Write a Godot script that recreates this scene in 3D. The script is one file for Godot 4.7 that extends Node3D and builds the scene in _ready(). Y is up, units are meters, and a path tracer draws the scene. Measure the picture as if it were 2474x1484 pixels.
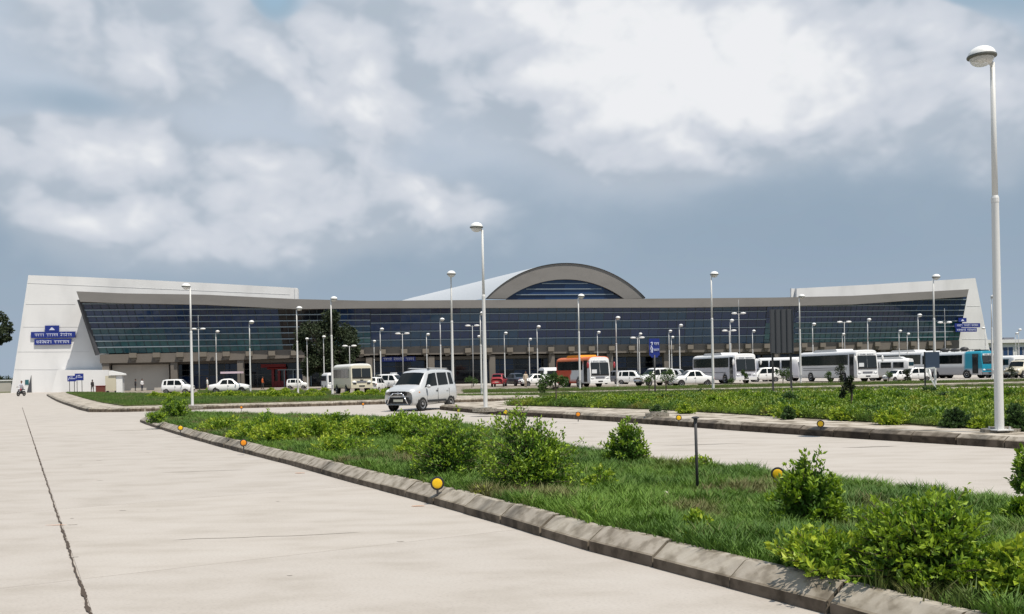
extends Node3D

var M := {}
var rng := RandomNumberGenerator.new()
var taken := {}


# ---------------------------------------------------------------- setting up
func _ready() -> void:
	rng.seed = 77
	make_camera()
	make_sky()
	make_materials()
	make_ground()
	make_terminal()
	make_far_buildings()
	make_trees()
	make_lamps()
	make_signs()
	make_vehicles()
	make_people()
	make_plants()
	make_small_things()


func make_camera() -> void:
	var cam := Camera3D.new()
	cam.name = "camera"
	cam.projection = Camera3D.PROJECTION_FRUSTUM
	cam.near = 0.1
	cam.far = 3000.0
	cam.size = 0.1 * 2.0 * 742.0 / 2200.0
	cam.frustum_offset = Vector2(0.0, 0.1 * (901.0 - 742.0) / 2200.0)
	add_child(cam)
	cam.position = Vector3(0, 1.6, 0)
	cam.rotation_degrees = Vector3(0, 0, -1.1)
	cam.current = true

	var sun := DirectionalLight3D.new()
	sun.name = "sun"
	sun.light_color = Color(1.0, 0.965, 0.91)
	sun.light_energy = 1.6
	sun.light_angular_distance = 0.5
	sun.shadow_enabled = true
	add_child(sun)
	sun.look_at_from_position(Vector3(0.345, 1.0, 0.36) * 50.0, Vector3.ZERO, Vector3.UP)


func make_sky() -> void:
	var env := Environment.new()
	env.background_mode = Environment.BG_SKY
	env.tonemap_mode = Environment.TONE_MAPPER_LINEAR
	env.tonemap_exposure = 1.0
	env.background_energy_multiplier = 1.0
	env.sdfgi_enabled = true
	env.ssao_enabled = true
	env.ssil_enabled = true
	var pano := PanoramaSkyMaterial.new()
	pano.panorama = ImageTexture.create_from_image(sky_picture())
	var sky := Sky.new()
	sky.sky_material = pano
	env.sky = sky
	env.sky_rotation = Vector3(0, PI, 0)
	var we := WorldEnvironment.new()
	we.name = "world_environment"
	we.environment = env
	add_child(we)


# Cloud heaps: [azimuth, elevation, half-width, half-height, amount] in degrees.
var heaps := [
	[10.5, 18.6, 9.0, 4.6, 1.55], [6.5, 20.8, 4.5, 2.6, 0.7], [14.2, 17.2, 7.0, 3.0, 1.1], [18.5, 19.2, 4.5, 3.0, 0.7], [24.0, 17.0, 5.5, 3.4, 1.2], [8.0, 15.2, 5.0, 1.8, 0.5], [19.0, 15.0, 7.0, 1.7, 0.6],
	[-2.5, 21.0, 7.0, 3.0, 0.8], [-10.0, 18.6, 3.2, 2.8, 0.75], [-8.4, 16.4, 2.8, 2.2, 0.7], [-15.5, 20.0, 4.0, 2.8, 0.55], [-24.0, 19.6, 8.0, 3.8, 0.65], [-21.5, 17.4, 2.8, 1.8, 0.7],
	[-24.8, 12.2, 4.8, 2.6, 0.8], [-21.4, 13.0, 2.2, 1.7, 0.6], [-27.6, 11.6, 3.0, 2.2, 0.6], [-15.2, 11.3, 3.4, 2.3, 0.75], [-10.3, 11.3, 2.3, 2.0, 0.75], [-5.6, 10.6, 2.8, 1.2, 0.5], [-12.5, 9.2, 5.0, 1.5, 0.4], [-22.0, 8.8, 6.0, 1.8, 0.35],
	[28.6, 12.4, 2.4, 3.4, 0.7], [26.5, 20.6, 1.6, 1.3, -0.6], [-25.0, 15.6, 5.0, 1.0, -0.55], [-14.3, 22.2, 1.5, 1.3, -1.4], [29.5, 21.5, 2.6, 2.6, -1.3],
	[-24.0, 9.3, 7.5, 3.2, 0.42], [-12.5, 8.4, 6.5, 2.8, 0.42], [-2.5, 9.4, 5.0, 2.4, 0.32], [11.0, 13.0, 11.0, 2.2, 0.34], [-2.0, 16.5, 5.0, 2.4, 0.25], [24.0, 11.0, 6.0, 3.0, 0.25],
]
var n_big := FastNoiseLite.new()
var n_mid := FastNoiseLite.new()
var n_puff := FastNoiseLite.new()


func sky_at(az: float, el: float) -> Color:
	var d := Vector3(sin(az) * cos(el), sin(el) * 1.5, -cos(az) * cos(el))
	var w := n_mid.get_noise_3dv(d * 1.2 + Vector3(7, 3, 1))
	var p := d + Vector3(w, w * 0.7, -w) * 0.02
	var n1 := n_big.get_noise_3dv(p)
	var puff := -n_puff.get_noise_3dv(p)
	var sun_side := p + Vector3(0.02, 0.035, 0.0)
	var lit := (n1 - n_big.get_noise_3dv(sun_side)) * 1.6 + (puff + n_puff.get_noise_3dv(sun_side)) * 0.35
	var da := rad_to_deg(az)
	var de := rad_to_deg(el)
	var low := n_big.get_noise_3dv(d * 0.4 + Vector3(3, 9, 4))
	var heap := 0.25 + 1.1 * low
	var top := 0.2
	var veil := 0.55 + low
	var inside := smoothstep(48.0, 33.0, absf(da)) * smoothstep(40.0, 27.0, de)
	if inside > 0.0:
		var s := 0.0
		var hollow := 0.0
		var t := 0.0
		var ws := 0.001
		for h in heaps:
			var x: float = (da - h[0]) / h[2]
			var y: float = (de - h[1]) / h[3]
			var r := x * x + y * y * (0.7 if y < 0.0 else 1.0)
			if r < 6.0:
				var g := exp(-r * 1.1)
				if h[4] > 0.0:
					s += h[4] * g
					t += g * y
					ws += g
				else:
					hollow -= h[4] * g
		heap = lerpf(heap, s - hollow * 0.7, inside)
		top = lerpf(top, t / ws, inside)
		veil = lerpf(veil, 0.26 + 0.62 * smoothstep(6.0, 17.0, de) + s * 0.45 - hollow, inside)
	var fade := smoothstep(1.0, 8.0, de)
	var v := heap * 1.3 + n1 * 0.46 + puff * 0.13
	var cover := smoothstep(0.2, lerpf(0.85, 0.45, smoothstep(-0.4, 0.6, top)), v) * fade
	var bright := clampf(0.10 + minf(heap, 2.2) * 0.40 + n1 * 0.2 + puff * 0.12 + top * 0.18 + lit * 0.55, 0.0, 1.0)
	var haze_ := clampf(veil + n1 * 0.5, 0.0, 1.0) * (0.35 + 0.65 * fade)
	var up := clampf(de / 24.0, 0.0, 1.0)
	var air := Color(0.63, 0.69, 0.755).lerp(Color(0.575, 0.652, 0.728), smoothstep(0.0, 0.4, up)).lerp(Color(0.615, 0.73, 0.815), smoothstep(0.45, 1.0, up))
	if de > 24.0:
		air = air.lerp(Color(0.36, 0.53, 0.76), smoothstep(24.0, 80.0, de))
	var grey_cloud := Color(0.63, 0.69, 0.745).lerp(Color(0.775, 0.81, 0.86), smoothstep(0.25, 1.0, haze_))
	var sky := air.lerp(grey_cloud, haze_ * 0.85)
	var cloud := Color(0.69, 0.735, 0.785).lerp(Color(0.82, 0.84, 0.875), smoothstep(0.1, 0.5, bright)).lerp(Color(0.955, 0.957, 0.962), smoothstep(0.45, 0.95, bright))
	return sky.lerp(cloud, cover * 0.9)


func sky_picture() -> Image:
	n_big.seed = 11
	n_big.frequency = 2.6
	n_big.fractal_octaves = 6
	n_big.fractal_gain = 0.52
	n_mid.seed = 23
	n_mid.frequency = 5.0
	n_mid.fractal_octaves = 3
	n_puff.seed = 5
	n_puff.frequency = 7.0
	n_puff.fractal_type = FastNoiseLite.FRACTAL_RIDGED
	n_puff.fractal_octaves = 4
	n_puff.fractal_gain = 0.5
	var w := 1024
	var im := Image.create(w, w / 2, false, Image.FORMAT_RGB8)
	im.fill(Color(0.60, 0.60, 0.57))
	for y in w / 4:
		for x in w:
			im.set_pixel(x, y, sky_at(((x + 0.5) / w - 0.5) * TAU, (0.5 - (y + 0.5) / (w / 2)) * PI))
	im.resize(4096, 2048, Image.INTERPOLATE_CUBIC)
	for y in range(700, 1024):
		var el := (0.5 - (y + 0.5) / 2048.0) * PI
		for x in range(1660, 2436):
			im.set_pixel(x, y, sky_at(((x + 0.5) / 4096.0 - 0.5) * TAU, el))
	return im


# ---------------------------------------------------------------- materials
func mat(r: float, g: float, b: float, rough := 0.7, metal := 0.0) -> StandardMaterial3D:
	var m := StandardMaterial3D.new()
	m.albedo_color = Color(r, g, b).linear_to_srgb()
	m.roughness = rough
	m.metallic = metal
	return m


func noise_tex(seed_: int, freq: float, oct: int, stops: Array, size := 512) -> NoiseTexture2D:
	var n := FastNoiseLite.new()
	n.seed = seed_
	n.frequency = freq
	n.fractal_octaves = oct
	n.fractal_gain = 0.55
	var t := NoiseTexture2D.new()
	t.width = size
	t.height = size
	t.seamless = true
	t.noise = n
	var g := Gradient.new()
	var offs := PackedFloat32Array()
	var cols := PackedColorArray()
	for s in stops:
		offs.append(s[0])
		cols.append(s[1])
	g.offsets = offs
	g.colors = cols
	t.color_ramp = g
	return t


func grey(v: float) -> Color:
	return Color(v, v, v)


func triplanar(m: StandardMaterial3D, tex: Texture2D, s: Vector3, detail: Texture2D = null, ds := Vector3.ONE) -> StandardMaterial3D:
	m.albedo_texture = tex
	m.uv1_triplanar = true
	m.uv1_world_triplanar = true
	m.uv1_scale = s
	if detail:
		m.detail_enabled = true
		m.detail_albedo = detail
		m.detail_blend_mode = BaseMaterial3D.BLEND_MODE_MUL
		m.detail_uv_layer = BaseMaterial3D.DETAIL_UV_2
		m.uv2_triplanar = true
		m.uv2_world_triplanar = true
		m.uv2_scale = ds
	return m


func make_materials() -> void:
	var blotch := noise_tex(3, 0.012, 5, [[0.0, Color(0.91, 0.90, 0.885)], [0.5, Color(0.975, 0.97, 0.965)], [1.0, Color(1, 1, 1)]], 1024)
	var grit := noise_tex(5, 0.09, 4, [[0.0, grey(0.87)], [0.35, grey(0.965)], [1.0, grey(1.0)]])
	var stain := noise_tex(9, 0.02, 5, [[0.0, Color(0.45, 0.42, 0.38)], [0.35, Color(0.72, 0.70, 0.66)], [0.55, Color(0.95, 0.94, 0.92)], [1.0, Color(1, 1, 1)]])
	var cloudy := noise_tex(13, 0.008, 4, [[0.0, grey(0.92)], [0.5, grey(0.98)], [1.0, grey(1.0)]])
	M.concrete = triplanar(mat(0.465, 0.430, 0.392, 0.9), blotch, Vector3(0.05, 0.1, 0.14), grit, Vector3(0.6, 0.5, 1.1))
	M.concrete_b = triplanar(mat(0.452, 0.418, 0.382, 0.9), blotch, Vector3(0.06, 0.1, 0.12), grit, Vector3(0.55, 0.5, 1.0))
	M.paving = triplanar(mat(0.50, 0.455, 0.40, 0.9), stain, Vector3.ONE * 0.12, grit, Vector3.ONE * 0.8)
	M.parking = triplanar(mat(0.33, 0.29, 0.25, 0.95), stain, Vector3.ONE * 0.04, grit, Vector3.ONE * 0.6)
	M.kerb = triplanar(mat(0.43, 0.395, 0.345, 0.92), stain, Vector3(0.45, 0.35, 0.45), grit, Vector3.ONE * 1.4)
	M.kerb_b = triplanar(mat(0.385, 0.35, 0.305, 0.92), stain, Vector3(0.55, 0.3, 0.5), grit, Vector3.ONE * 1.3)
	M.kerb_old = triplanar(mat(0.22, 0.19, 0.16, 0.95), stain, Vector3(0.4, 0.5, 0.4), grit, Vector3.ONE * 1.3)
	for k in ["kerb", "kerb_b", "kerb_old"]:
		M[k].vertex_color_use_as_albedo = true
	M.tar = mat(0.06, 0.042, 0.03, 0.95)
	M.streak = mat(0.405, 0.37, 0.33, 0.95)
	M.soil = triplanar(mat(0.10, 0.12, 0.035, 1.0), stain, Vector3.ONE * 0.7)
	M.field = triplanar(mat(0.12, 0.13, 0.05, 1.0), stain, Vector3.ONE * 0.05)
	M.white_wall = triplanar(mat(0.74, 0.74, 0.745, 0.75), cloudy, Vector3(0.05, 0.02, 0.05))
	M.beige_wall = triplanar(mat(0.48, 0.45, 0.41, 0.85), cloudy, Vector3.ONE * 0.06)
	M.fascia = triplanar(mat(0.195, 0.187, 0.18, 0.8), cloudy, Vector3(0.04, 0.1, 0.04))
	M.beam = triplanar(mat(0.155, 0.138, 0.122, 0.85), cloudy, Vector3.ONE * 0.1)
	M.bracket = mat(0.17, 0.15, 0.125, 0.85)
	M.soffit = mat(0.12, 0.11, 0.10, 0.9)
	M.roof_sheet = mat(0.60, 0.615, 0.63, 0.42, 0.35)
	M.dark_cladding = mat(0.062, 0.065, 0.075, 0.6)
	M.dark_rib = mat(0.03, 0.032, 0.042, 0.6)
	M.panel_joint = mat(0.58, 0.58, 0.58, 0.8)
	M.rail = mat(0.24, 0.29, 0.33, 0.4, 0.2)
	M.mullion = mat(0.05, 0.075, 0.095, 0.4, 0.3)
	M.shop_frame = mat(0.10, 0.105, 0.11, 0.5, 0.2)
	var gl := [[0.013, 0.036, 0.105], [0.011, 0.028, 0.080], [0.019, 0.048, 0.125], [0.024, 0.088, 0.118], [0.032, 0.122, 0.142], [0.016, 0.062, 0.125], [0.003, 0.005, 0.010]]
	for i in gl.size():
		var m := mat(gl[i][0], gl[i][1], gl[i][2], 0.06)
		m.metallic_specular = 0.5
		M["glass_%d" % i] = m
	M.car_glass = mat(0.005, 0.008, 0.009, 0.05)
	M.car_glass.metallic_specular = 0.32
	M.bus_glass = mat(0.016, 0.020, 0.022, 0.08)
	M.bus_glass_b = mat(0.026, 0.034, 0.030, 0.1)
	M.tyre = mat(0.014, 0.014, 0.015, 0.9)
	M.black = mat(0.008, 0.008, 0.009, 0.8)
	M.dark_trim = mat(0.022, 0.022, 0.024, 0.6)
	M.rim = mat(0.42, 0.42, 0.43, 0.35, 0.6)
	M.chrome = mat(0.6, 0.6, 0.62, 0.2, 0.9)
	M.lens = mat(0.70, 0.72, 0.74, 0.12)
	M.red_lens = mat(0.32, 0.02, 0.015, 0.25)
	M.amber = mat(0.65, 0.22, 0.02, 0.3)
	M.plate = mat(0.62, 0.60, 0.50, 0.5)
	M.silver = mat(0.54, 0.55, 0.56, 0.3, 0.2)
	M.white_paint = mat(0.76, 0.76, 0.75, 0.3)
	M.cream_paint = mat(0.56, 0.52, 0.40, 0.45)
	M.red_paint = mat(0.34, 0.03, 0.035, 0.35)
	M.dark_paint = mat(0.03, 0.034, 0.05, 0.3)
	M.grey_paint = mat(0.16, 0.165, 0.19, 0.4)
	for k in ["silver", "white_paint", "cream_paint", "red_paint", "dark_paint"]:
		M[k].clearcoat_enabled = true
		M[k].clearcoat = 0.6
		M[k].clearcoat_roughness = 0.1
	M.bus_paint = mat(1, 1, 1, 0.35)
	M.bus_paint.vertex_color_use_as_albedo = true
	M.pole = mat(0.62, 0.62, 0.61, 0.5)
	M.pole_grey = mat(0.34, 0.345, 0.35, 0.5, 0.2)
	M.dome = mat(0.78, 0.78, 0.77, 0.4)
	M.lamp_rim = mat(0.10, 0.105, 0.095, 0.6)
	var bowl := mat(0.80, 0.79, 0.76, 0.2)
	bowl.transparency = BaseMaterial3D.TRANSPARENCY_ALPHA
	bowl.albedo_color.a = 0.55
	M.bowl = bowl
	M.plinth = triplanar(mat(0.30, 0.28, 0.25, 0.95), stain, Vector3.ONE * 1.5)
	M.steel_dark = mat(0.055, 0.055, 0.058, 0.55, 0.3)
	M.sign_blue = mat(0.006, 0.022, 0.20, 0.5)
	M.sign_slate = mat(0.045, 0.07, 0.12, 0.6)
	M.lettering = mat(0.58, 0.62, 0.78, 0.6)
	M.yellow = mat(0.85, 0.52, 0.006, 0.3)
	M.orange = mat(0.78, 0.27, 0.008, 0.35)
	M.bark = mat(0.075, 0.06, 0.045, 0.95)
	M.twig = mat(0.11, 0.085, 0.055, 0.95)
	for k in ["leaf", "grass"]:
		var m := mat(1, 1, 1, 0.55 if k == "leaf" else 0.7)
		m.vertex_color_use_as_albedo = true
		m.backlight_enabled = true
		m.backlight = grey(0.55).linear_to_srgb() if k == "leaf" else grey(0.4).linear_to_srgb()
		m.cull_mode = BaseMaterial3D.CULL_DISABLED
		M[k] = m
	M.tree_leaf = mat(1, 1, 1, 0.7)
	M.tree_leaf.vertex_color_use_as_albedo = true
	M.tree_leaf.cull_mode = BaseMaterial3D.CULL_DISABLED
	M.body = mat(1, 1, 1, 0.85)
	M.body.vertex_color_use_as_albedo = true
	M.kiosk_red = mat(0.22, 0.010, 0.015, 0.5)
	M.brick_red = mat(0.14, 0.04, 0.03, 0.9)
	M.pink_sheet = mat(0.62, 0.50, 0.58, 0.6)
	M.rock = mat(0.5, 0.47, 0.42, 0.9)


# ---------------------------------------------------------------- mesh helpers
func begin(smooth := false) -> SurfaceTool:
	var st := SurfaceTool.new()
	st.begin(Mesh.PRIMITIVE_TRIANGLES)
	st.set_smooth_group(0 if smooth else -1)
	return st


func tri(st: SurfaceTool, a: Vector3, b: Vector3, c: Vector3) -> void:
	st.add_vertex(a)
	st.add_vertex(c)
	st.add_vertex(b)


func quad(st: SurfaceTool, a: Vector3, b: Vector3, c: Vector3, d: Vector3) -> void:
	tri(st, a, b, c)
	tri(st, a, c, d)


func commit(called: String, st: SurfaceTool, m: Material, parent: Node = self) -> MeshInstance3D:
	st.generate_normals()
	var o := MeshInstance3D.new()
	o.mesh = st.commit()
	o.material_override = m
	return put(o, called, parent)


func put(o: Node3D, called: String, parent: Node = self) -> Node3D:
	if parent == self:
		o.name = numbered(called)
		add_child(o)
	else:
		o.name = called
		parent.add_child(o, true)
	return o


func numbered(called: String) -> String:
	var n: int = taken.get(called, 0)
	taken[called] = n + 1
	return called if n == 0 else "%s_%03d" % [called, n]


func thing(called: String, label: String, category: String, at := Vector3.ZERO, turn := 0.0, group := "") -> Node3D:
	var o := Node3D.new()
	put(o, called)
	o.position = at
	o.rotation_degrees.y = turn
	tag(o, label, category, group)
	return o


func tag(o: Node3D, label: String, category: String, group := "") -> void:
	o.set_meta("label", label)
	o.set_meta("category", category)
	if group:
		o.set_meta("group", group)


func dup(src: Node3D, called: String, label: String, category: String, at: Vector3, turn := 0.0, group := "", size := 1.0) -> Node3D:
	var o: Node3D = src.duplicate()
	put(o, called)
	o.position = at
	o.rotation_degrees = Vector3(0, turn, 0)
	o.scale = Vector3.ONE * size
	tag(o, label, category, group)
	return o


func structure(called: String, st: SurfaceTool, m: Material) -> MeshInstance3D:
	var o := commit(called, st, m)
	o.set_meta("kind", "structure")
	return o


func box(st: SurfaceTool, c: Vector3, s: Vector3, b := Basis.IDENTITY) -> void:
	var h := s * 0.5
	var p := []
	for z in [-1, 1]:
		for y in [-1, 1]:
			for x in [-1, 1]:
				p.append(c + b * Vector3(h.x * x, h.y * y, h.z * z))
	quad(st, p[4], p[5], p[7], p[6])
	quad(st, p[1], p[0], p[2], p[3])
	quad(st, p[5], p[1], p[3], p[7])
	quad(st, p[0], p[4], p[6], p[2])
	quad(st, p[6], p[7], p[3], p[2])
	quad(st, p[0], p[1], p[5], p[4])


func bar(st: SurfaceTool, a: Vector3, b: Vector3, w: float, h: float) -> void:
	var x := (b - a).normalized()
	var y := Vector3.UP if absf(x.y) < 0.95 else Vector3.RIGHT
	var z := x.cross(y).normalized()
	box(st, (a + b) / 2.0, Vector3(a.distance_to(b), h, w), Basis(x, z.cross(x), z))


func tube(st: SurfaceTool, a: Vector3, b: Vector3, ra: float, rb: float, n := 8, caps := true) -> void:
	var x := (b - a).normalized()
	var y := Vector3.RIGHT if absf(x.x) < 0.9 else Vector3.UP
	var z := x.cross(y).normalized()
	y = z.cross(x)
	for i in n:
		var u := TAU * i / n
		var v := TAU * (i + 1) / n
		var p := y * cos(u) + z * sin(u)
		var q := y * cos(v) + z * sin(v)
		quad(st, a + p * ra, a + q * ra, b + q * rb, b + p * rb)
		if caps:
			if ra > 0.001:
				tri(st, a, a + q * ra, a + p * ra)
			if rb > 0.001:
				tri(st, b, b + p * rb, b + q * rb)


# profile: [radius, height] from bottom to top, turned round the y axis
func lathe(st: SurfaceTool, at: Vector3, prof: Array, n := 16, b := Basis.IDENTITY) -> void:
	for k in prof.size() - 1:
		var r0: float = prof[k][0]
		var y0: float = prof[k][1]
		var r1: float = prof[k + 1][0]
		var y1: float = prof[k + 1][1]
		for i in n:
			var u := TAU * i / n
			var v := TAU * (i + 1) / n
			var p := Vector3(cos(u), 0, -sin(u))
			var q := Vector3(cos(v), 0, -sin(v))
			var a := at + b * (p * r0 + Vector3.UP * y0)
			var c := at + b * (q * r1 + Vector3.UP * y1)
			var d := at + b * (q * r0 + Vector3.UP * y0)
			var e := at + b * (p * r1 + Vector3.UP * y1)
			if r0 > 0.0001:
				tri(st, a, d, c)
			if r1 > 0.0001:
				tri(st, a, c, e)


func ball(st: SurfaceTool, at: Vector3, r: Vector3, n := 12) -> void:
	var prof := []
	var k := n / 2
	for i in k + 1:
		var a := -PI / 2 + PI * i / k
		prof.append([maxf(cos(a), 0.0), sin(a)])
	lathe(st, at, prof, n, Basis.from_scale(r))


# a flat polygon (x, z) at height y, facing up
func sheet(st: SurfaceTool, poly: Array, y: float) -> void:
	var pts := PackedVector2Array(poly)
	var idx := Geometry2D.triangulate_polygon(pts)
	for i in range(0, idx.size(), 3):
		var a := pts[idx[i]]
		var b := pts[idx[i + 1]]
		var c := pts[idx[i + 2]]
		if (b - a).cross(c - a) > 0.0:
			var t := b
			b = c
			c = t
		tri(st, Vector3(a.x, y, a.y), Vector3(b.x, y, b.y), Vector3(c.x, y, c.y))


# a polygon in the (x, y) plane given depth along z, from z1 (front) back to z0
func slab(st: SurfaceTool, poly: Array, z0: float, z1: float) -> void:
	var pts := PackedVector2Array(poly)
	if not Geometry2D.is_polygon_clockwise(pts):
		pts.reverse()
	# is_polygon_clockwise is for y down: with y up these now run counter-clockwise or clockwise, so test by area
	var area := 0.0
	for i in pts.size():
		area += pts[i].cross(pts[(i + 1) % pts.size()])
	if area < 0.0:
		pts.reverse()
	var idx := Geometry2D.triangulate_polygon(pts)
	for i in range(0, idx.size(), 3):
		var a := pts[idx[i]]
		var b := pts[idx[i + 1]]
		var c := pts[idx[i + 2]]
		if (b - a).cross(c - a) < 0.0:
			var t := b
			b = c
			c = t
		tri(st, Vector3(a.x, a.y, z1), Vector3(b.x, b.y, z1), Vector3(c.x, c.y, z1))
		tri(st, Vector3(a.x, a.y, z0), Vector3(c.x, c.y, z0), Vector3(b.x, b.y, z0))
	for i in pts.size():
		var a := pts[i]
		var b := pts[(i + 1) % pts.size()]
		quad(st, Vector3(a.x, a.y, z0), Vector3(b.x, b.y, z0), Vector3(b.x, b.y, z1), Vector3(a.x, a.y, z1))


# a raised slab on the ground between y0 and y1
func mound(st: SurfaceTool, poly: Array, y0: float, y1: float) -> void:
	sheet(st, poly, y1)
	var pts := PackedVector2Array(poly)
	var area := 0.0
	for i in pts.size():
		area += pts[i].cross(pts[(i + 1) % pts.size()])
	if area > 0.0:
		pts.reverse()
	for i in pts.size():
		var a := pts[i]
		var b := pts[(i + 1) % pts.size()]
		quad(st, Vector3(a.x, y0, a.y), Vector3(b.x, y0, b.y), Vector3(b.x, y1, b.y), Vector3(a.x, y1, a.y))


# ---------------------------------------------------------------- the ground
var near_kerb := [Vector2(-14.17, -34.60), Vector2(-12.97, -32.28), Vector2(-9.30, -25.57), Vector2(-6.26, -20.23), Vector2(-4.07, -16.55), Vector2(-2.43, -13.62), Vector2(-1.29, -11.68), Vector2(-0.19, -9.72), Vector2(0.58, -8.20), Vector2(1.17, -7.27), Vector2(1.63, -6.50), Vector2(1.94, -6.01), Vector2(2.23, -5.45), Vector2(2.51, -4.88), Vector2(2.74, -4.31)]
var far_edge := [Vector2(5.45, -8.24), Vector2(5.17, -9.25), Vector2(4.31, -11.05), Vector2(3.49, -12.63), Vector2(2.31, -14.20), Vector2(1.22, -16.83), Vector2(0.10, -21.31), Vector2(-1.99, -27.51), Vector2(-4.82, -31.29), Vector2(-8.40, -34.28), Vector2(-12.74, -37.92), Vector2(-15.10, -39.59), Vector2(-15.26, -37.85)]
var verge_kerb := [Vector2(-3.30, -41.11), Vector2(-1.48, -36.55), Vector2(0.02, -33.83), Vector2(1.72, -31.33), Vector2(3.36, -28.38), Vector2(4.76, -25.52), Vector2(5.91, -23.19), Vector2(7.75, -19.83), Vector2(8.77, -18.20), Vector2(9.49, -16.95), Vector2(10.28, -15.50)]
var left_kerb := [Vector2(-53.94, -105.41), Vector2(-37.69, -75.16), Vector2(-27.73, -57.20), Vector2(-21.73, -46.71), Vector2(-20.02, -45.95), Vector2(-18.48, -45.74), Vector2(-16.30, -47.28), Vector2(-14.04, -48.38), Vector2(-10.66, -49.01), Vector2(-7.16, -50.29), Vector2(-3.19, -50.75), Vector2(0.04, -51.73), Vector2(1.70, -52.23)]


func resample(path: Array, step: float) -> Array:
	var c := Curve2D.new()
	for i in path.size():
		var a: Vector2 = path[maxi(i - 1, 0)]
		var b: Vector2 = path[mini(i + 1, path.size() - 1)]
		var p: Vector2 = path[i]
		var t := (b - a) * 0.17
		c.add_point(p, -t, t)
	var n := int(c.get_baked_length() / step)
	var out := []
	for i in n + 1:
		out.append(c.sample_baked(c.get_baked_length() * i / n))
	return out


func side_of(path: Array, i: int) -> Vector2:
	var a: Vector2 = path[maxi(i - 1, 0)]
	var b: Vector2 = path[mini(i + 1, path.size() - 1)]
	var t := (b - a).normalized()
	return Vector2(t.y, -t.x)


var kerb_noise := FastNoiseLite.new()


# kerb stones along a path; inner is +1 or -1 for the side the island lies on. profile: [inwards, height]
func kerb(called: String, path: Array, inner: float, step: float, prof: Array, mats: Array, y0 := 0.0) -> Node3D:
	var root := Node3D.new()
	put(root, called)
	root.set_meta("kind", "structure")
	var pts := resample(path, step)
	for i in pts.size() - 1:
		var st := begin()
		var dy := rng.randf_range(-0.008, 0.008)
		var dn := rng.randf_range(-0.008, 0.008)
		var gap := rng.randf_range(0.006, 0.016) / step
		var ring := []
		var tone := []
		var cols := 7
		for k in cols + 1:
			var f := lerpf(gap, 1.0 - gap, float(k) / cols)
			var s: Vector2 = side_of(pts, i).lerp(side_of(pts, i + 1), f) * inner
			var p: Vector2 = pts[i].lerp(pts[i + 1], f)
			var row := []
			for q in prof:
				var o: Vector2 = p + s * (q[0] + dn)
				row.append(Vector3(o.x, y0 + (q[1] + dy if q[1] > 0.02 else q[1]), o.y))
			ring.append(row)
			# rain streaks run down the sloping face where soil washes over
			var wash := smoothstep(0.0, 0.35, kerb_noise.get_noise_1d(p.x * 0.55 + 37.0))
			tone.append(1.0 - clampf(wash * (0.35 + 0.9 * kerb_noise.get_noise_1d(p.x * 7.0 + p.y * 5.0)), 0.0, 0.6))
		var n := prof.size()
		for c in cols:
			for k in n - 1:
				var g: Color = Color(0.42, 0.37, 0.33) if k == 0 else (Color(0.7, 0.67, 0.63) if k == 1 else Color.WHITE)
				var v := [ring[c][k], ring[c + 1][k], ring[c + 1][k + 1], ring[c][k + 1]]
				var w := [tone[c], tone[c + 1], tone[c + 1], tone[c]]
				if k >= 4:
					w = [1.0, 1.0, 1.0, 1.0]
				for o in ([0, 2, 1, 0, 3, 2] if inner > 0.0 else [0, 1, 2, 0, 2, 3]):
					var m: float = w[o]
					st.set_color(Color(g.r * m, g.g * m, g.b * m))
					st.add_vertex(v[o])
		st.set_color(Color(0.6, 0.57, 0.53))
		for r in 2:
			var e: Array = ring[0] if r == 0 else ring[cols]
			var mid: Vector3 = e[0].lerp(e[n - 1], 0.5)
			for k in n - 1:
				if (r == 0) == (inner > 0.0):
					tri(st, mid, e[k], e[k + 1])
				else:
					tri(st, mid, e[k + 1], e[k])
		commit("kerb_stone", st, mats[rng.randi() % mats.size()], root)
	return root


func offset_path(path: Array, d: float) -> Array:
	var out := []
	for i in path.size():
		out.append(path[i] + side_of(path, i) * d)
	return out


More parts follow.
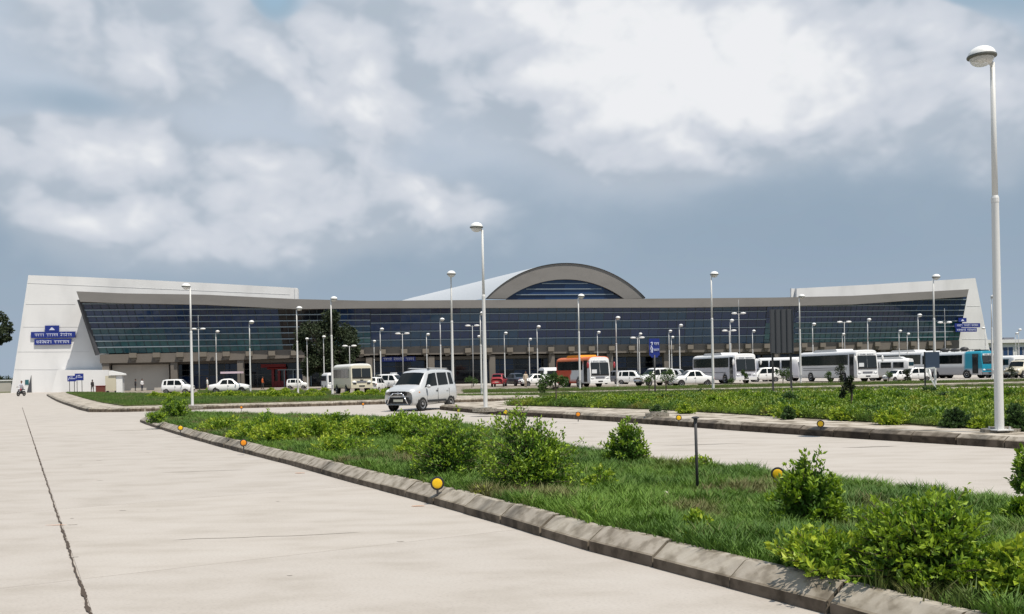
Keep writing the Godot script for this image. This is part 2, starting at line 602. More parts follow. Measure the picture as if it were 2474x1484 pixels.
func make_ground() -> void:
	var st := begin()
	sheet(st, [Vector2(-1500, -2000), Vector2(1500, -2000), Vector2(1500, 200), Vector2(-1500, 200)], -0.16)
	structure("ground", st, M.field)
	st = begin()
	sheet(st, [Vector2(-75, 14), Vector2(45, 14), Vector2(70, -60), Vector2(90, -150), Vector2(-95, -140), Vector2(-95, -60)], -0.006)
	structure("road", st, M.concrete)
	# concrete slabs of the carriageway, joints left open
	var slabs := Node3D.new()
	put(slabs, "road_slabs")
	slabs.set_meta("kind", "structure")
	var a := Vector2(-2.93, -6.25)
	var dir: Vector2 = (Vector2(-19.47, -36.48) - a).normalized()
	var nor := Vector2(-dir.y, dir.x)
	if nor.x < 0.0:
		nor = -nor
	var start := 1.25
	for row in range(-3, 9):
		for col in [-1, 0]:
			var t0 := start + row * 4.6
			var t1 := t0 + 4.6
			var wide := 8.2 if col == -1 else 9.5
			var n0 := -wide if col == -1 else 0.018
			var n1 := -0.018 if col == -1 else wide
			var g := 0.005
			var poly := [a + dir * (t0 + g) + nor * n0, a + dir * (t1 - g) + nor * n0, a + dir * (t1 - g) + nor * n1, a + dir * (t0 + g) + nor * n1]
			var sb := begin()
			mound(sb, poly, -0.028, 0.0)
			commit("slab", sb, M.concrete if rng.randf() < 0.5 else M.concrete_b, slabs)
	# tar in the long joint, and beyond the slabs as a thin seam
	st = begin()
	var steps := 700
	var pl := []
	var pr := []
	var nz := FastNoiseLite.new()
	nz.seed = 4
	nz.frequency = 0.9
	nz.fractal_octaves = 4
	for i in steps + 1:
		var t := -3.0 + 62.0 * pow(float(i) / steps, 1.3)
		var w := 0.013 + 0.012 * nz.get_noise_1d(t * 2.0) + 0.012 * nz.get_noise_1d(t * 9.0) - 0.006
		var c := a + dir * t + nor * 0.012 * nz.get_noise_1d(t * 3.0 + 400.0)
		pl.append(c - nor * maxf(w + 0.012 * nz.get_noise_1d(t * 14.0 + 50.0), 0.006))
		pr.append(c + nor * maxf(w + 0.014 * nz.get_noise_1d(t * 12.0 + 90.0), 0.006))
	for i in steps:
		var y := 0.004
		quad(st, Vector3(pl[i].x, y, pl[i].y), Vector3(pr[i].x, y, pr[i].y), Vector3(pr[i + 1].x, y, pr[i + 1].y), Vector3(pl[i + 1].x, y, pl[i + 1].y))
	structure("road_joint", st, M.tar)
	# worn streaks and specks on the concrete
	st = begin()
	for s in [[Vector2(-2.50, -9.08), 0.9, 0.04], [Vector2(-11.97, -28.96), 1.0, 0.06], [Vector2(-5.35, -15.67), 0.7, 0.04], [Vector2(7.11, -17.98), 0.6, 0.05], [Vector2(4.02, -19.25), 1.0, 0.04]]:
		var p: Vector2 = s[0]
		var last := []
		for k in 9:
			var q: Vector2 = p + Vector2(s[1] * (k / 8.0 - 0.5) * 2.0, -0.25 * s[1] * k / 8.0 + rng.randf_range(-0.03, 0.03))
			var w: float = s[2] * sin(PI * (k + 0.3) / 8.6)
			var now := [Vector3(q.x, 0.0035, q.y + w), Vector3(q.x, 0.0035, q.y - w)]
			if k > 0:
				quad(st, last[0], now[0], now[1], last[1])
			last = now
	for k in 34:
		var q := a + dir * rng.randf_range(-0.5, 16.0) + nor * rng.randf_range(-3.5, 6.0)
		var w := rng.randf_range(0.008, 0.03)
		var l := rng.randf_range(0.02, 0.07)
		var pts := []
		for i in 7:
			pts.append(q + Vector2(cos(TAU * i / 7.0) * l, sin(TAU * i / 7.0) * w) * rng.randf_range(0.7, 1.2))
		sheet(st, pts, 0.0035)
	var o := structure("road_stain", st, M.streak)
	o.set_meta("kind", "stuff")

	kerb_noise.seed = 8
	kerb_noise.frequency = 1.0
	# the grassed island between the two carriageways
	var prof := [[0.0, -0.02], [0.0, 0.085], [0.02, 0.095], [0.15, 0.185], [0.165, 0.192], [0.235, 0.195], [0.24, 0.0]]
	var inside := offset_path(near_kerb, 0.22)
	inside.append_array(offset_path(far_edge, 0.2))
	st = begin()
	mound(st, inside, -0.02, 0.15)
	structure("island", st, M.soil)
	kerb("kerb", near_kerb, 1.0, 0.86, prof, [M.kerb, M.kerb_b])
	kerb("kerb", far_edge, 1.0, 0.9, prof, [M.kerb, M.kerb_b])

	# the verge beyond the second carriageway: kerb, paving strip, grass
	var prof2 := [[0.0, -0.02], [0.0, 0.14], [0.02, 0.155], [0.12, 0.21], [0.14, 0.215], [0.2, 0.215], [0.205, 0.0]]
	kerb("kerb", verge_kerb, 1.0, 1.0, prof2, [M.kerb_old, M.kerb_old, M.kerb_b])
	var back := [Vector2(35.94, -54.09), Vector2(31.01, -55.24), Vector2(19.16, -55.31), Vector2(11.57, -55.10), Vector2(6.34, -53.30), Vector2(2.36, -51.04), Vector2(0.03, -46.91), Vector2(-2.35, -43.60), Vector2(-3.12, -41.97)]
	var front := offset_path(verge_kerb, 0.2)
	st = begin()
	mound(st, front + back, -0.02, 0.20)
	structure("pavement", st, M.paving)
	var grass_front := [Vector2(-0.24, -38.79), Vector2(2.60, -35.52), Vector2(4.75, -32.54), Vector2(6.34, -29.03), Vector2(8.65, -23.19), Vector2(9.72, -20.19), Vector2(10.56, -18.74), Vector2(11.39, -17.17)]
	var grass_back := [Vector2(27.82, -41.87), Vector2(23.60, -42.05), Vector2(15.11, -43.65), Vector2(9.36, -44.63), Vector2(5.23, -43.98), Vector2(1.98, -42.95)]
	st = begin()
	mound(st, grass_front + grass_back, 0.1, 0.25)
	structure("verge", st, M.soil)

	# the verge on the left, in front of the car park
	kerb("kerb", left_kerb, 1.0, 1.3, prof2, [M.kerb, M.kerb_b])
	st = begin()
	mound(st, offset_path(left_kerb, 0.2) + [Vector2(1.56, -55.70), Vector2(-3.72, -59.30), Vector2(-7.72, -61.04), Vector2(-13.33, -66.92), Vector2(-19.72, -72.54), Vector2(-34.44, -90.44), Vector2(-59.76, -120.87)], -0.02, 0.20)
	structure("pavement", st, M.paving)
	st = begin()
	mound(st, [Vector2(-53.37, -108.93), Vector2(-35.28, -74.77), Vector2(-26.08, -57.76), Vector2(-20.86, -48.89), Vector2(-17.80, -49.66), Vector2(-14.64, -50.46), Vector2(-11.12, -51.14), Vector2(-7.48, -52.54), Vector2(-5.31, -53.48), Vector2(-7.34, -58.02), Vector2(-12.39, -62.19), Vector2(-18.22, -67.01), Vector2(-31.24, -82.01)], 0.1, 0.25)
	structure("verge", st, M.soil)
	# narrow planted strips and paving bands across the car park
	st = begin()
	sheet(st, [Vector2(-59.76, -120.87), Vector2(-21.01, -77.31), Vector2(-3.92, -62.46), Vector2(6.75, -56.74), Vector2(20.44, -59.02), Vector2(39.60, -59.58), Vector2(55.60, -83.64), Vector2(35.21, -101.61), Vector2(12.33, -103.40), Vector2(-0.03, -121.40), Vector2(-33.49, -137.05), Vector2(-96.00, -194.20)], -0.002)
	structure("car_park", st, M.parking)
	for s in [[Vector2(-3.33, -57.19), Vector2(1.64, -58.47), Vector2(9.82, -59.70), Vector2(20.79, -60.03), Vector2(40.28, -60.61), Vector2(41.72, -62.77), Vector2(21.91, -63.26), Vector2(10.54, -64.05), Vector2(1.80, -63.77), Vector2(-3.69, -63.36)], [Vector2(-3.95, -73.73), Vector2(2.06, -73.03), Vector2(13.48, -73.75), Vector2(26.15, -75.47), Vector2(51.90, -78.08), Vector2(54.31, -81.70), Vector2(27.95, -80.66), Vector2(14.72, -80.49), Vector2(2.25, -79.64), Vector2(-4.41, -82.35)], [Vector2(-34.20, -99.27), Vector2(-23.60, -86.85), Vector2(-15.71, -78.92), Vector2(-18.15, -91.19), Vector2(-27.70, -101.94), Vector2(-39.80, -115.56)]]:
		st = begin()
		mound(st, s, -0.1, 0.1)
		structure("verge", st, M.soil)
	for s in [[Vector2(-3.90, -66.98), Vector2(1.90, -67.43), Vector2(12.44, -68.05), Vector2(24.57, -70.91), Vector2(48.66, -73.21), Vector2(50.77, -76.38), Vector2(25.60, -73.89), Vector2(13.20, -72.24), Vector2(2.02, -71.54), Vector2(-4.22, -72.50)]]:
		st = begin()
		mound(st, s, -0.1, 0.06)
		structure("pavement", st, M.paving)


# ---------------------------------------------------------------- the terminal
const WING_ROW := 0.925


func lerp_path(pts: Array, x: float) -> float:
	for i in pts.size() - 1:
		if x <= pts[i + 1].x or i == pts.size() - 2:
			var a: Vector2 = pts[i]
			var b: Vector2 = pts[i + 1]
			return lerpf(a.y, b.y, (x - a.x) / (b.x - a.x))
	return 0.0


func make_terminal() -> void:
	var t := thing("terminal_building", "long terminal with dark blue glass front, arched roof and white slanted end walls", "building", Vector3(0, 0, -145.6), 9.5)
	# white end walls that fold over behind the eaves
	var left := [Vector2(-73.43, 17.86), Vector2(-66.23, 17.59), Vector2(-59.62, 17.26), Vector2(-47.35, 16.59), Vector2(-33.57, 15.76), Vector2(-33.62, 13.19), Vector2(-61.99, 13.38), Vector2(-62.17, 3.49), Vector2(-62.24, -0.46), Vector2(-76.26, -0.14)]
	var st := begin()
	slab(st, left, -6.2, -5.0)
	commit("end_wall", st, M.white_wall, t)
	var right := [Vector2(51.54, 15.39), Vector2(65.28, 16.00), Vector2(86.20, 17.14), Vector2(88.83, 3.76), Vector2(89.21, -1.88), Vector2(80.27, -1.69), Vector2(80.56, 12.08), Vector2(51.49, 12.64)]
	st = begin()
	slab(st, right, -6.2, -5.0)
	commit("end_wall", st, M.white_wall, t)
	st = begin()
	slab(st, [Vector2(50.84, 15.45), Vector2(51.46, 15.45), Vector2(51.40, 12.69), Vector2(50.78, 12.69)], -6.0, -5.6)
	commit("coping", st, M.white_wall, t)
	st = begin()
	slab(st, [Vector2(-33.95, 15.69), Vector2(-33.50, 15.69), Vector2(-33.55, 13.19), Vector2(-34.00, 13.19)], -8.0, -4.9)
	commit("coping", st, M.white_wall, t)
	# cladding joints of the end walls
	for q in [[Vector2(-73.86, 13.45), Vector2(-66.78, 13.41)], [Vector2(-74.33, 10.00), Vector2(-66.36, 9.92)], [Vector2(-75.16, 6.24), Vector2(-64.94, 6.09)], [Vector2(-75.61, 3.55), Vector2(-69.45, 3.44)], [Vector2(-73.57, 16.66), Vector2(-34.75, 14.72)], [Vector2(84.27, 12.06), Vector2(87.00, 12.04)], [Vector2(83.31, 6.09), Vector2(88.21, 6.02)]]:
		st = begin()
		bar(st, Vector3(q[0].x, q[0].y, -4.985), Vector3(q[1].x, q[1].y, -4.985), 0.03, 0.05)
		commit("cladding_joint", st, M.panel_joint, t)
	# low white screen wall at the left end with a doorway slot
	st = begin()
	slab(st, [Vector2(-68.80, 3.35), Vector2(-61.53, 3.21), Vector2(-61.60, -0.42), Vector2(-69.80, -0.24)], -4.9, -2.5)
	commit("screen_wall", st, M.white_wall, t)
	st = begin()
	slab(st, [Vector2(-73.26, 2.63), Vector2(-73.25, -0.08), Vector2(-73.95, -0.06)], -4.98, -4.9)
	commit("doorway", st, M.dark_cladding, t)
	st = begin()
	slab(st, [Vector2(-74.17, 1.95), Vector2(-73.64, 1.94), Vector2(-73.65, 1.19), Vector2(-74.18, 1.20)], -4.99, -4.95)
	commit("window", st, M.glass_4, t)

	# eaves: a deep grey fascia with its soffit
	var top := [Vector2(-65.19, 14.91), Vector2(-58.47, 14.57), Vector2(-46.90, 14.33), Vector2(-33.53, 13.59), Vector2(-22.47, 13.25), Vector2(2.45, 13.30), Vector2(29.71, 13.35), Vector2(45.62, 13.41), Vector2(59.02, 13.62), Vector2(81.17, 14.66)]
	var bot := [Vector2(-64.70, 13.38), Vector2(-58.49, 13.09), Vector2(-46.93, 12.80), Vector2(-33.56, 12.04), Vector2(-22.49, 12.09), Vector2(2.42, 11.98), Vector2(29.68, 11.85), Vector2(45.59, 11.94), Vector2(58.99, 12.14), Vector2(80.82, 13.37)]
	st = begin()
	var poly := top.duplicate()
	var rev := bot.duplicate()
	rev.reverse()
	slab(st, poly + rev, -0.9, 0.0)
	commit("fascia", st, M.fascia, t)
	st = begin()
	for i in bot.size() - 1:
		var p: Vector2 = bot[i]
		var q: Vector2 = bot[i + 1]
		quad(st, Vector3(p.x, p.y + 0.25, -5.0), Vector3(q.x, q.y + 0.25, -5.0), Vector3(q.x, q.y + 0.02, -0.9), Vector3(p.x, p.y + 0.02, -0.9))
		quad(st, Vector3(p.x, p.y + 0.27, -0.9), Vector3(q.x, q.y + 0.27, -0.9), Vector3(q.x, q.y + 0.5, -5.0), Vector3(p.x, p.y + 0.5, -5.0))
	commit("soffit", st, M.soffit, t)
	# flat roof and the unseen back and sides
	st = begin()
	for i in top.size() - 1:
		var p: Vector2 = top[i]
		var q: Vector2 = top[i + 1]
		quad(st, Vector3(p.x, p.y - 0.4, -0.5), Vector3(q.x, q.y - 0.4, -0.5), Vector3(q.x, 12.2, -48.0), Vector3(p.x, 12.2, -48.0))
	commit("roof", st, M.soffit, t)
	st = begin()
	box(st, Vector3(8, 6, -48.2), Vector3(146, 12.4, 0.4))
	box(st, Vector3(-64.8, 6, -26.6), Vector3(0.4, 12.2, 42.4))
	box(st, Vector3(80.8, 6, -26.6), Vector3(0.4, 12.2, 42.4))
	commit("rear_wall", st, M.white_wall, t)

	# glazing. The glass leans: its foot lies further back than its head.
	var foot_z := -3.0
	var head_z := -1.05
	var hb := 5.75
	var ht := 13.2
	var lean := func(h: float) -> float: return lerpf(foot_z, head_z, (h - hb) / (ht - hb))
	var lt: Vector2 = Vector2(-64.75, 13.46)
	var lb: Vector2 = Vector2(-62.86, 5.63)
	var rt: Vector2 = Vector2(81.47, 13.45)
	var rb: Vector2 = Vector2(81.13, 5.89)
	var c0: float = Vector2(-22.19, 9.94).x
	var c1: float = Vector2(44.25, 9.29).x
	var w1: float = Vector2(49.67, 9.23).x
	var wings := [[lb.x, c0, 12, WING_ROW, 0], [c0, c1, 14, 1.34, 1], [c1, rb.x, 12, WING_ROW, 2]]
	for w in wings:
		var wall := Node3D.new()
		put(wall, "curtain_wall", t)
		var row: float = w[3]
		var rows := 9 if w[4] != 1 else 6
		if w[4] == 2:
			hb = 5.55
		elif w[4] == 1:
			hb = 5.85
		else:
			hb = 5.72
		for r in rows:
			var h0 := hb + row * r
			var h1 := h0 + row
			if r == rows - 1:
				h1 = 14.4
			for k in int(w[2]):
				var edge := func(x: float, h: float) -> float:
					var l: float = w[0]
					var rr: float = w[1]
					if w[4] == 0:
						l = lerpf(lb.x, lt.x, (h - lb.y) / (lt.y - lb.y))
					if w[4] == 2:
						rr = lerpf(rb.x, rt.x, (h - rb.y) / (rt.y - rb.y))
					return lerpf(l, rr, x)
				var x0: float = float(k) / w[2]
				var x1: float = float(k + 1) / w[2]
				var cap0 := lerp_path(bot, edge.call(x0, h0)) + 0.6
				var cap1 := lerp_path(bot, edge.call(x1, h0)) + 0.6
				if h0 > maxf(cap0, cap1):
					continue
				var a := minf(h1, cap0)
				var b := minf(h1, cap1)
				st = begin()
				var tilt := rng.randf_range(-0.012, 0.012)
				quad(st, Vector3(edge.call(x0, h0) + 0.03, h0 + 0.02, lean.call(h0) + tilt), Vector3(edge.call(x1, h0) - 0.03, h0 + 0.02, lean.call(h0) - tilt), Vector3(edge.call(x1, b) - 0.03, b - 0.02, lean.call(b) - tilt), Vector3(edge.call(x0, a) + 0.03, a - 0.02, lean.call(a) + tilt))
				var g := rng.randi_range(0, 2)
				if w[4] != 1:
					if r < 2:
						g = 4 if rng.randf() < 0.6 else 3
					elif r < 4:
						g = 3 if rng.randf() < 0.45 else 5
					if w[4] == 0 and k >= 8 and k <= 9 and r < 7:
						g = 6
				elif r == 0 or rng.randf() < 0.25:
					g = 5
				commit("pane", st, M["glass_%d" % g], wall)
			if r > 0:
				var xa := 0.0
				var xb := 1.0
				if w[4] == 2:
					xa = (w1 - float(w[0])) / (float(w[1]) - float(w[0]))
				var l0: float = lerpf(lb.x, lt.x, (h0 - lb.y) / (lt.y - lb.y)) if w[4] == 0 else lerpf(w[0], w[1], xa)
				var r0: float = lerpf(rb.x, rt.x, (h0 - rb.y) / (rt.y - rb.y)) if w[4] == 2 else lerpf(w[0], w[1], xb)
				st = begin()
				box(st, Vector3((l0 + r0) / 2.0, h0, lean.call(h0) + 0.12), Vector3(r0 - l0 - 0.1, 0.15 if w[4] != 1 else 0.13, 0.22))
				commit("rail", st, M.rail, wall)
		# upright glazing bars
		st = begin()
		var n: int = w[2] * 3
		for k in range(0, n + 1):
			var x := float(k) / n
			var lo: float = lerpf(w[0], w[1], x)
			var hi := lo
			if w[4] == 0:
				hi = lerpf(lt.x, w[1], x)
			if w[4] == 2:
				hi = lerpf(w[0], rt.x, x)
			var hh := lerp_path(bot, hi) + 0.4
			bar(st, Vector3(lo, hb, lean.call(hb) + 0.03), Vector3(hi, hh, lean.call(hh) + 0.03), 0.06, 0.08)
		var ms := commit("mullion", st, M.mullion, wall)
		ms.set_meta("kind", "stuff")
	# raking metal edges of the glass
	st = begin()
	bar(st, Vector3(lt.x - 0.3, lt.y + 0.3, head_z + 0.1), Vector3(lb.x - 0.3, lb.y - 0.1, foot_z + 0.1), 0.5, 0.5)
	commit("edge_trim", st, M.dark_cladding, t)
	# the concrete edge beam under the glass, its brackets and the columns
	st = begin()
	for seg in [[Vector2(-62.84, 5.56), Vector2(-52.11, 5.65), Vector2(-52.13, 4.25), Vector2(-62.86, 4.24)], [Vector2(-52.11, 5.65), Vector2(-22.32, 6.11), Vector2(-22.34, 4.80), Vector2(-52.13, 4.25)], [Vector2(-22.31, 6.24), Vector2(45.35, 5.85), Vector2(45.32, 4.37), Vector2(-22.34, 4.86)], [Vector2(45.35, 5.85), Vector2(81.22, 5.88), Vector2(81.19, 4.41), Vector2(45.32, 4.37)]]:
		slab(st, seg, -4.4, -2.9)
	commit("edge_beam", st, M.beam, t)
	var u := -58.5
	while u < 79.0:
		st = begin()
		slab(st, [Vector2(u, 5.0), Vector2(u + 1.0, 5.0), Vector2(u + 1.0, 5.72), Vector2(u, 5.72)], -2.88, -2.3)
		slab(st, [Vector2(u + 0.3, 4.5), Vector2(u + 0.9, 4.6), Vector2(u + 0.9, 4.98), Vector2(u + 0.1, 4.98)], -2.88, -2.6)
		commit("bracket", st, M.bracket, t)
		u += 3.42
	u = -62.6
	while u < 80.0:
		st = begin()
		slab(st, [Vector2(u, 0), Vector2(u + 1.0, 0), Vector2(u + 1.0, 4.5), Vector2(u, 4.5)], -4.1, -3.1)
		commit("column", st, M.beam, t)
		u += 9.9
	# ground floor: shop fronts set back behind the columns
	st = begin()
	box(st, Vector3(8.5, 4.2, -6.4), Vector3(143, 0.5, 4.2))
	commit("canopy", st, M.soffit, t)
	st = begin()
	slab(st, [Vector2(-61.5, 0), Vector2(-53.2, 0), Vector2(-53.2, 4.0), Vector2(-61.5, 4.0)], -5.0, -4.5)
	commit("wall", st, M.beige_wall, t)
	u = -52.6
	while u < 79.0:
		for k in 4:
			for j in 2:
				st = begin()
				var x := u + k * 2.4
				slab(st, [Vector2(x + 0.05, 0.1 + j * 2.0), Vector2(x + 2.35, 0.1 + j * 2.0), Vector2(x + 2.35, 2.05 + j * 1.9), Vector2(x + 0.05, 2.05 + j * 1.9)], -8.3, -8.2)
				if j == 0 and k % 2 == 0:
					commit("shop_window", st, M["glass_%d" % [0, 1, 2, 6][rng.randi() % 4]], t)
				else:
					commit("shop_pane", st, M["glass_%d" % [1, 6, 6, 0][rng.randi() % 4]], t)
		u += 9.9
	st = begin()
	u = -52.6
	while u < 79.0:
		box(st, Vector3(u + 4.8, 2.1, -8.16), Vector3(9.6, 0.1, 0.12))
		box(st, Vector3(u + 4.8, 3.0, -8.16), Vector3(9.6, 0.08, 0.12))
		for k in 5:
			box(st, Vector3(u + k * 2.4, 2.0, -8.16), Vector3(0.09, 4.0, 0.11))
		u += 9.9
	commit("shop_frame", st, M.shop_frame, t)
	# pale door posts and rails near the kiosk
	st = begin()
	for x in [-36.0, -34.6, -33.0, -31.8, -29.4, -27.6]:
		box(st, Vector3(x, 1.4, -7.0), Vector3(0.16, 2.8, 0.16))
	box(st, Vector3(-33.0, 2.8, -7.0), Vector3(8.0, 0.16, 0.18))
	commit("door_frame", st, M.rail, t)

	# the barrel roof over the hall
	var oc := [Vector2(-3.63, 13.70), Vector2(9.62, 19.33), Vector2(23.04, 13.56)]
	var ic := [Vector2(-0.38, 13.62), Vector2(9.50, 16.75), Vector2(19.40, 13.51)]
	var outer := arc(oc[0], oc[1], oc[2], 36)
	var inner := arc(ic[0], ic[1], ic[2], 36)
	var p2 := outer.duplicate()
	var r2 := inner.duplicate()
	r2.reverse()
	st = begin()
	slab(st, p2 + r2, -3.2, -2.0)
	commit("arch", st, M.fascia, t)
	var lunette := Node3D.new()
	put(lunette, "lunette", t)
	var h_lo: float = minf(ic[0].y, ic[2].y)
	var rise: float = ic[1].y - h_lo
	var cuts := [0.0, 0.24, 0.52, 0.8, 1.0]
	for j in 4:
		var ya: float = h_lo + rise * cuts[j]
		var yb: float = h_lo + rise * cuts[j + 1]
		for k in 6:
			var xa := lerpf(ic[0].x, ic[2].x, k / 6.0)
			var xb := lerpf(ic[0].x, ic[2].x, (k + 1) / 6.0)
			var pts := []
			for m in 7:
				var x := lerpf(xa, xb, m / 6.0)
				var y := minf(yb, lerp_path(inner, x))
				if y > ya:
					pts.append(Vector2(x, y))
			if pts.size() > 1:
				var q := [Vector2(pts[pts.size() - 1].x, ya), Vector2(pts[0].x, ya)]
				st = begin()
				slab(st, pts + q, -2.62, -2.55)
				commit("pane", st, M["glass_%d" % (rng.randi() % 3)], lunette)
		if j > 0:
			var x0 := 0.0
			var x1 := 0.0
			for m in 60:
				var x := lerpf(ic[0].x, ic[2].x, m / 59.0)
				if lerp_path(inner, x) > ya + 0.1:
					if x0 == 0.0:
						x0 = x
					x1 = x
			st = begin()
			box(st, Vector3((x0 + x1) / 2.0, ya, -2.45), Vector3(x1 - x0 - 0.7, 0.14, 0.16))
			commit("rail", st, M.rail, lunette)
	st = begin(true)
	var back_c := -2.0
	var back_w := 24.5
	var sections := []
	for k in 9:
		var f := k / 8.0
		var row := []
		for i in outer.size():
			var tt := float(i) / (outer.size() - 1)
			var bx := back_c + back_w * (2.0 * tt - 1.0)
			var by := 12.8 + 7.2 * (1.0 - pow(absf(2.0 * tt - 1.0), 2.0))
			var o: Vector2 = outer[i]
			row.append(Vector3(lerpf(o.x, bx, f), lerpf(o.y + 0.08, by, f), lerpf(-1.8, -60.0, f)))
		sections.append(row)
	for k in 8:
		for i in outer.size() - 1:
			quad(st, sections[k][i], sections[k][i + 1], sections[k + 1][i + 1], sections[k + 1][i])
	commit("barrel_roof", st, M.roof_sheet, t)
	# blue name boards on the end walls
	name_board(t, Vector2(-70.13, 9.69), Vector2(-69.97, 8.74), Vector2(-70.05, 7.67), 1.0, -4.8)
	name_board(t, Vector2(80.96, 9.39), Vector2(81.91, 8.43), Vector2(81.65, 7.63), 0.78, -1.6)
	shop_sign(t)


func arc(a: Vector2, m: Vector2, b: Vector2, n: int) -> Array:
	var half := (b.x - a.x) / 2.0
	var rise := m.y - (a.y + b.y) / 2.0
	var r := (half * half + rise * rise) / (2.0 * rise)
	var out := []
	var cx := (a.x + b.x) / 2.0
	var span := asin(half / r)
	for i in n + 1:
		var f := -span + 2.0 * span * i / n
		out.append(Vector2(cx + r * sin(f), m.y - r + r * cos(f) + lerpf(a.y - b.y, b.y - a.y, float(i) / n) * 0.5 * absf(2.0 * i / n - 1.0)))
	return out


# words written with a head line and hanging strokes, as the Hindi names on the boards are
func hindi_words(st: SurfaceTool, c: Vector3, width: float, high: float, letters: Array) -> void:
	var total := 0.0
	for n in letters:
		total += n + 0.9
	var x := c.x - width / 2.0
	var unit := width / (total - 0.9)
	for n in letters:
		box(st, Vector3(x + n * unit / 2.0, c.y + high * 0.32, c.z), Vector3(n * unit, high * 0.13, 0.03))
		for k in int(n):
			var sx := x + (k + 0.75) * unit
			var kind := rng.randi() % 4
			box(st, Vector3(sx, c.y - high * 0.06, c.z), Vector3(unit * 0.17, high * 0.7, 0.03))
			if kind != 3:
				box(st, Vector3(sx - unit * 0.3, c.y - high * (0.02 if kind == 0 else 0.16), c.z + 0.001), Vector3(unit * 0.5, high * 0.13, 0.03))
			if kind == 1:
				box(st, Vector3(sx - unit * 0.5, c.y + high * 0.04, c.z + 0.002), Vector3(unit * 0.15, high * 0.45, 0.03))
			if kind == 2:
				box(st, Vector3(sx - unit * 0.1, c.y + high * 0.48, c.z), Vector3(unit * 0.4, high * 0.1, 0.03))
		x += (n + 0.9) * unit


func name_board(t: Node3D, p: Vector2, q: Vector2, r: Vector2, k: float, z: float) -> void:
	var b := Node3D.new()
	put(b, "name_board", t)
	b.set_meta("label", "stack of three blue boards with white lettering")
	for s in [[p, 2.0, 0.92], [q, 6.35, 0.92], [r, 5.25, 0.88]]:
		var c: Vector2 = s[0]
		var st := begin()
		box(st, Vector3(c.x, c.y, z), Vector3(s[1] * k, s[2] * k, 0.14))
		commit("panel", st, M.sign_blue, b)
	var st := begin()
	var e := p + Vector2(0, -0.06)
	slab(st, [e + Vector2(-0.42, -0.18) * k, e + Vector2(0.42, -0.18) * k, e + Vector2(0.12, 0.18) * k, e + Vector2(-0.06, 0.24) * k], z + 0.08, z + 0.1)
	hindi_words(st, Vector3(q.x, q.y - 0.02, z + 0.09), 5.3 * k, 0.52 * k, [4, 5, 5])
	hindi_words(st, Vector3(r.x, r.y - 0.02, z + 0.09), 4.7 * k, 0.52 * k, [6, 6])
	commit("lettering", st, M.lettering, b)


func shop_sign(t: Node3D) -> void:
	var st := begin()
	var c: Vector2 = Vector2(-17.80, 4.15)
	box(st, Vector3(c.x, c.y, -4.0), Vector3(5.4, 0.75, 0.16))
	var b := commit("shop_sign", st, M.sign_blue, t)
	st = begin()
	hindi_words(st, Vector3(c.x, c.y, -3.9), 4.9, 0.5, [4, 5, 4])
	commit("lettering", st, M.lettering, b)
	# the red shop front
	st = begin()
	c = Vector2(-37.70, 3.47)
	box(st, Vector3(c.x, c.y, -7.2), Vector3(3.9, 0.55, 0.6))
	box(st, Vector3(c.x + 0.55, c.y - 0.3, -7.0), Vector3(3.0, 0.2, 0.8), Basis(Vector3.RIGHT, 0.5))
	commit("awning", st, M.kiosk_red, t)
	for x in [-0.1, 0.85, 1.75]:
		st = begin()
		box(st, Vector3(c.x + x, 1.5, -7.3), Vector3(0.4, 3.0, 0.3))
		commit("shop_pillar", st, M.kiosk_red, t)
	st = begin()
	box(st, Vector3(c.x + 0.8, 0.5, -7.45), Vector3(1.6, 1.0, 0.25))
	commit("counter", st, M.kiosk_red, t)


func make_far_buildings() -> void:
	var t := thing("low_building", "long low white building with a row of windows, far right behind parked jeeps", "building", Vector3(103.96, 4.01, -190.00), 4.0)
	t.position.y = 0.0
	var st := begin()
	box(st, Vector3(16, 2.9, -6), Vector3(48, 5.8, 12))
	commit("wall", st, M.white_wall, t)
	st = begin()
	box(st, Vector3(16, 6.2, -6), Vector3(49.5, 0.7, 13.4))
	var rf := commit("roof", st, M.white_wall, t)
	st = begin()
	box(st, Vector3(2.5, 6.8, -5), Vector3(2.2, 0.6, 2.0))
	commit("water_tank", st, M.grey_paint, rf)
	for k in 7:
		st = begin()
		box(st, Vector3(-5.4 + k * 4.4, 4.0, 0.03), Vector3(3.4, 1.9, 0.1))
		commit("window", st, M.glass_2, t)
		st = begin()
		for j in 4:
			box(st, Vector3(-7.1 + k * 4.4 + j * 1.13, 4.0, 0.1), Vector3(0.09, 1.9, 0.06))
		commit("window_bars", st, M.white_wall, t)
	t = thing("boundary_wall", "low grey wall with pale coping at the far left edge beside the white end wall", "wall", Vector3(-98.42, 1.18, -175.00), 8.0)
	t.position.y = 0.0
	st = begin()
	box(st, Vector3(-28, 0.8, 0), Vector3(60, 2.2, 0.4))
	commit("wall", st, M.beige_wall, t)
	st = begin()
	box(st, Vector3(-28, 2.0, 0), Vector3(60.4, 0.22, 0.7))
	commit("coping", st, M.white_wall, t)
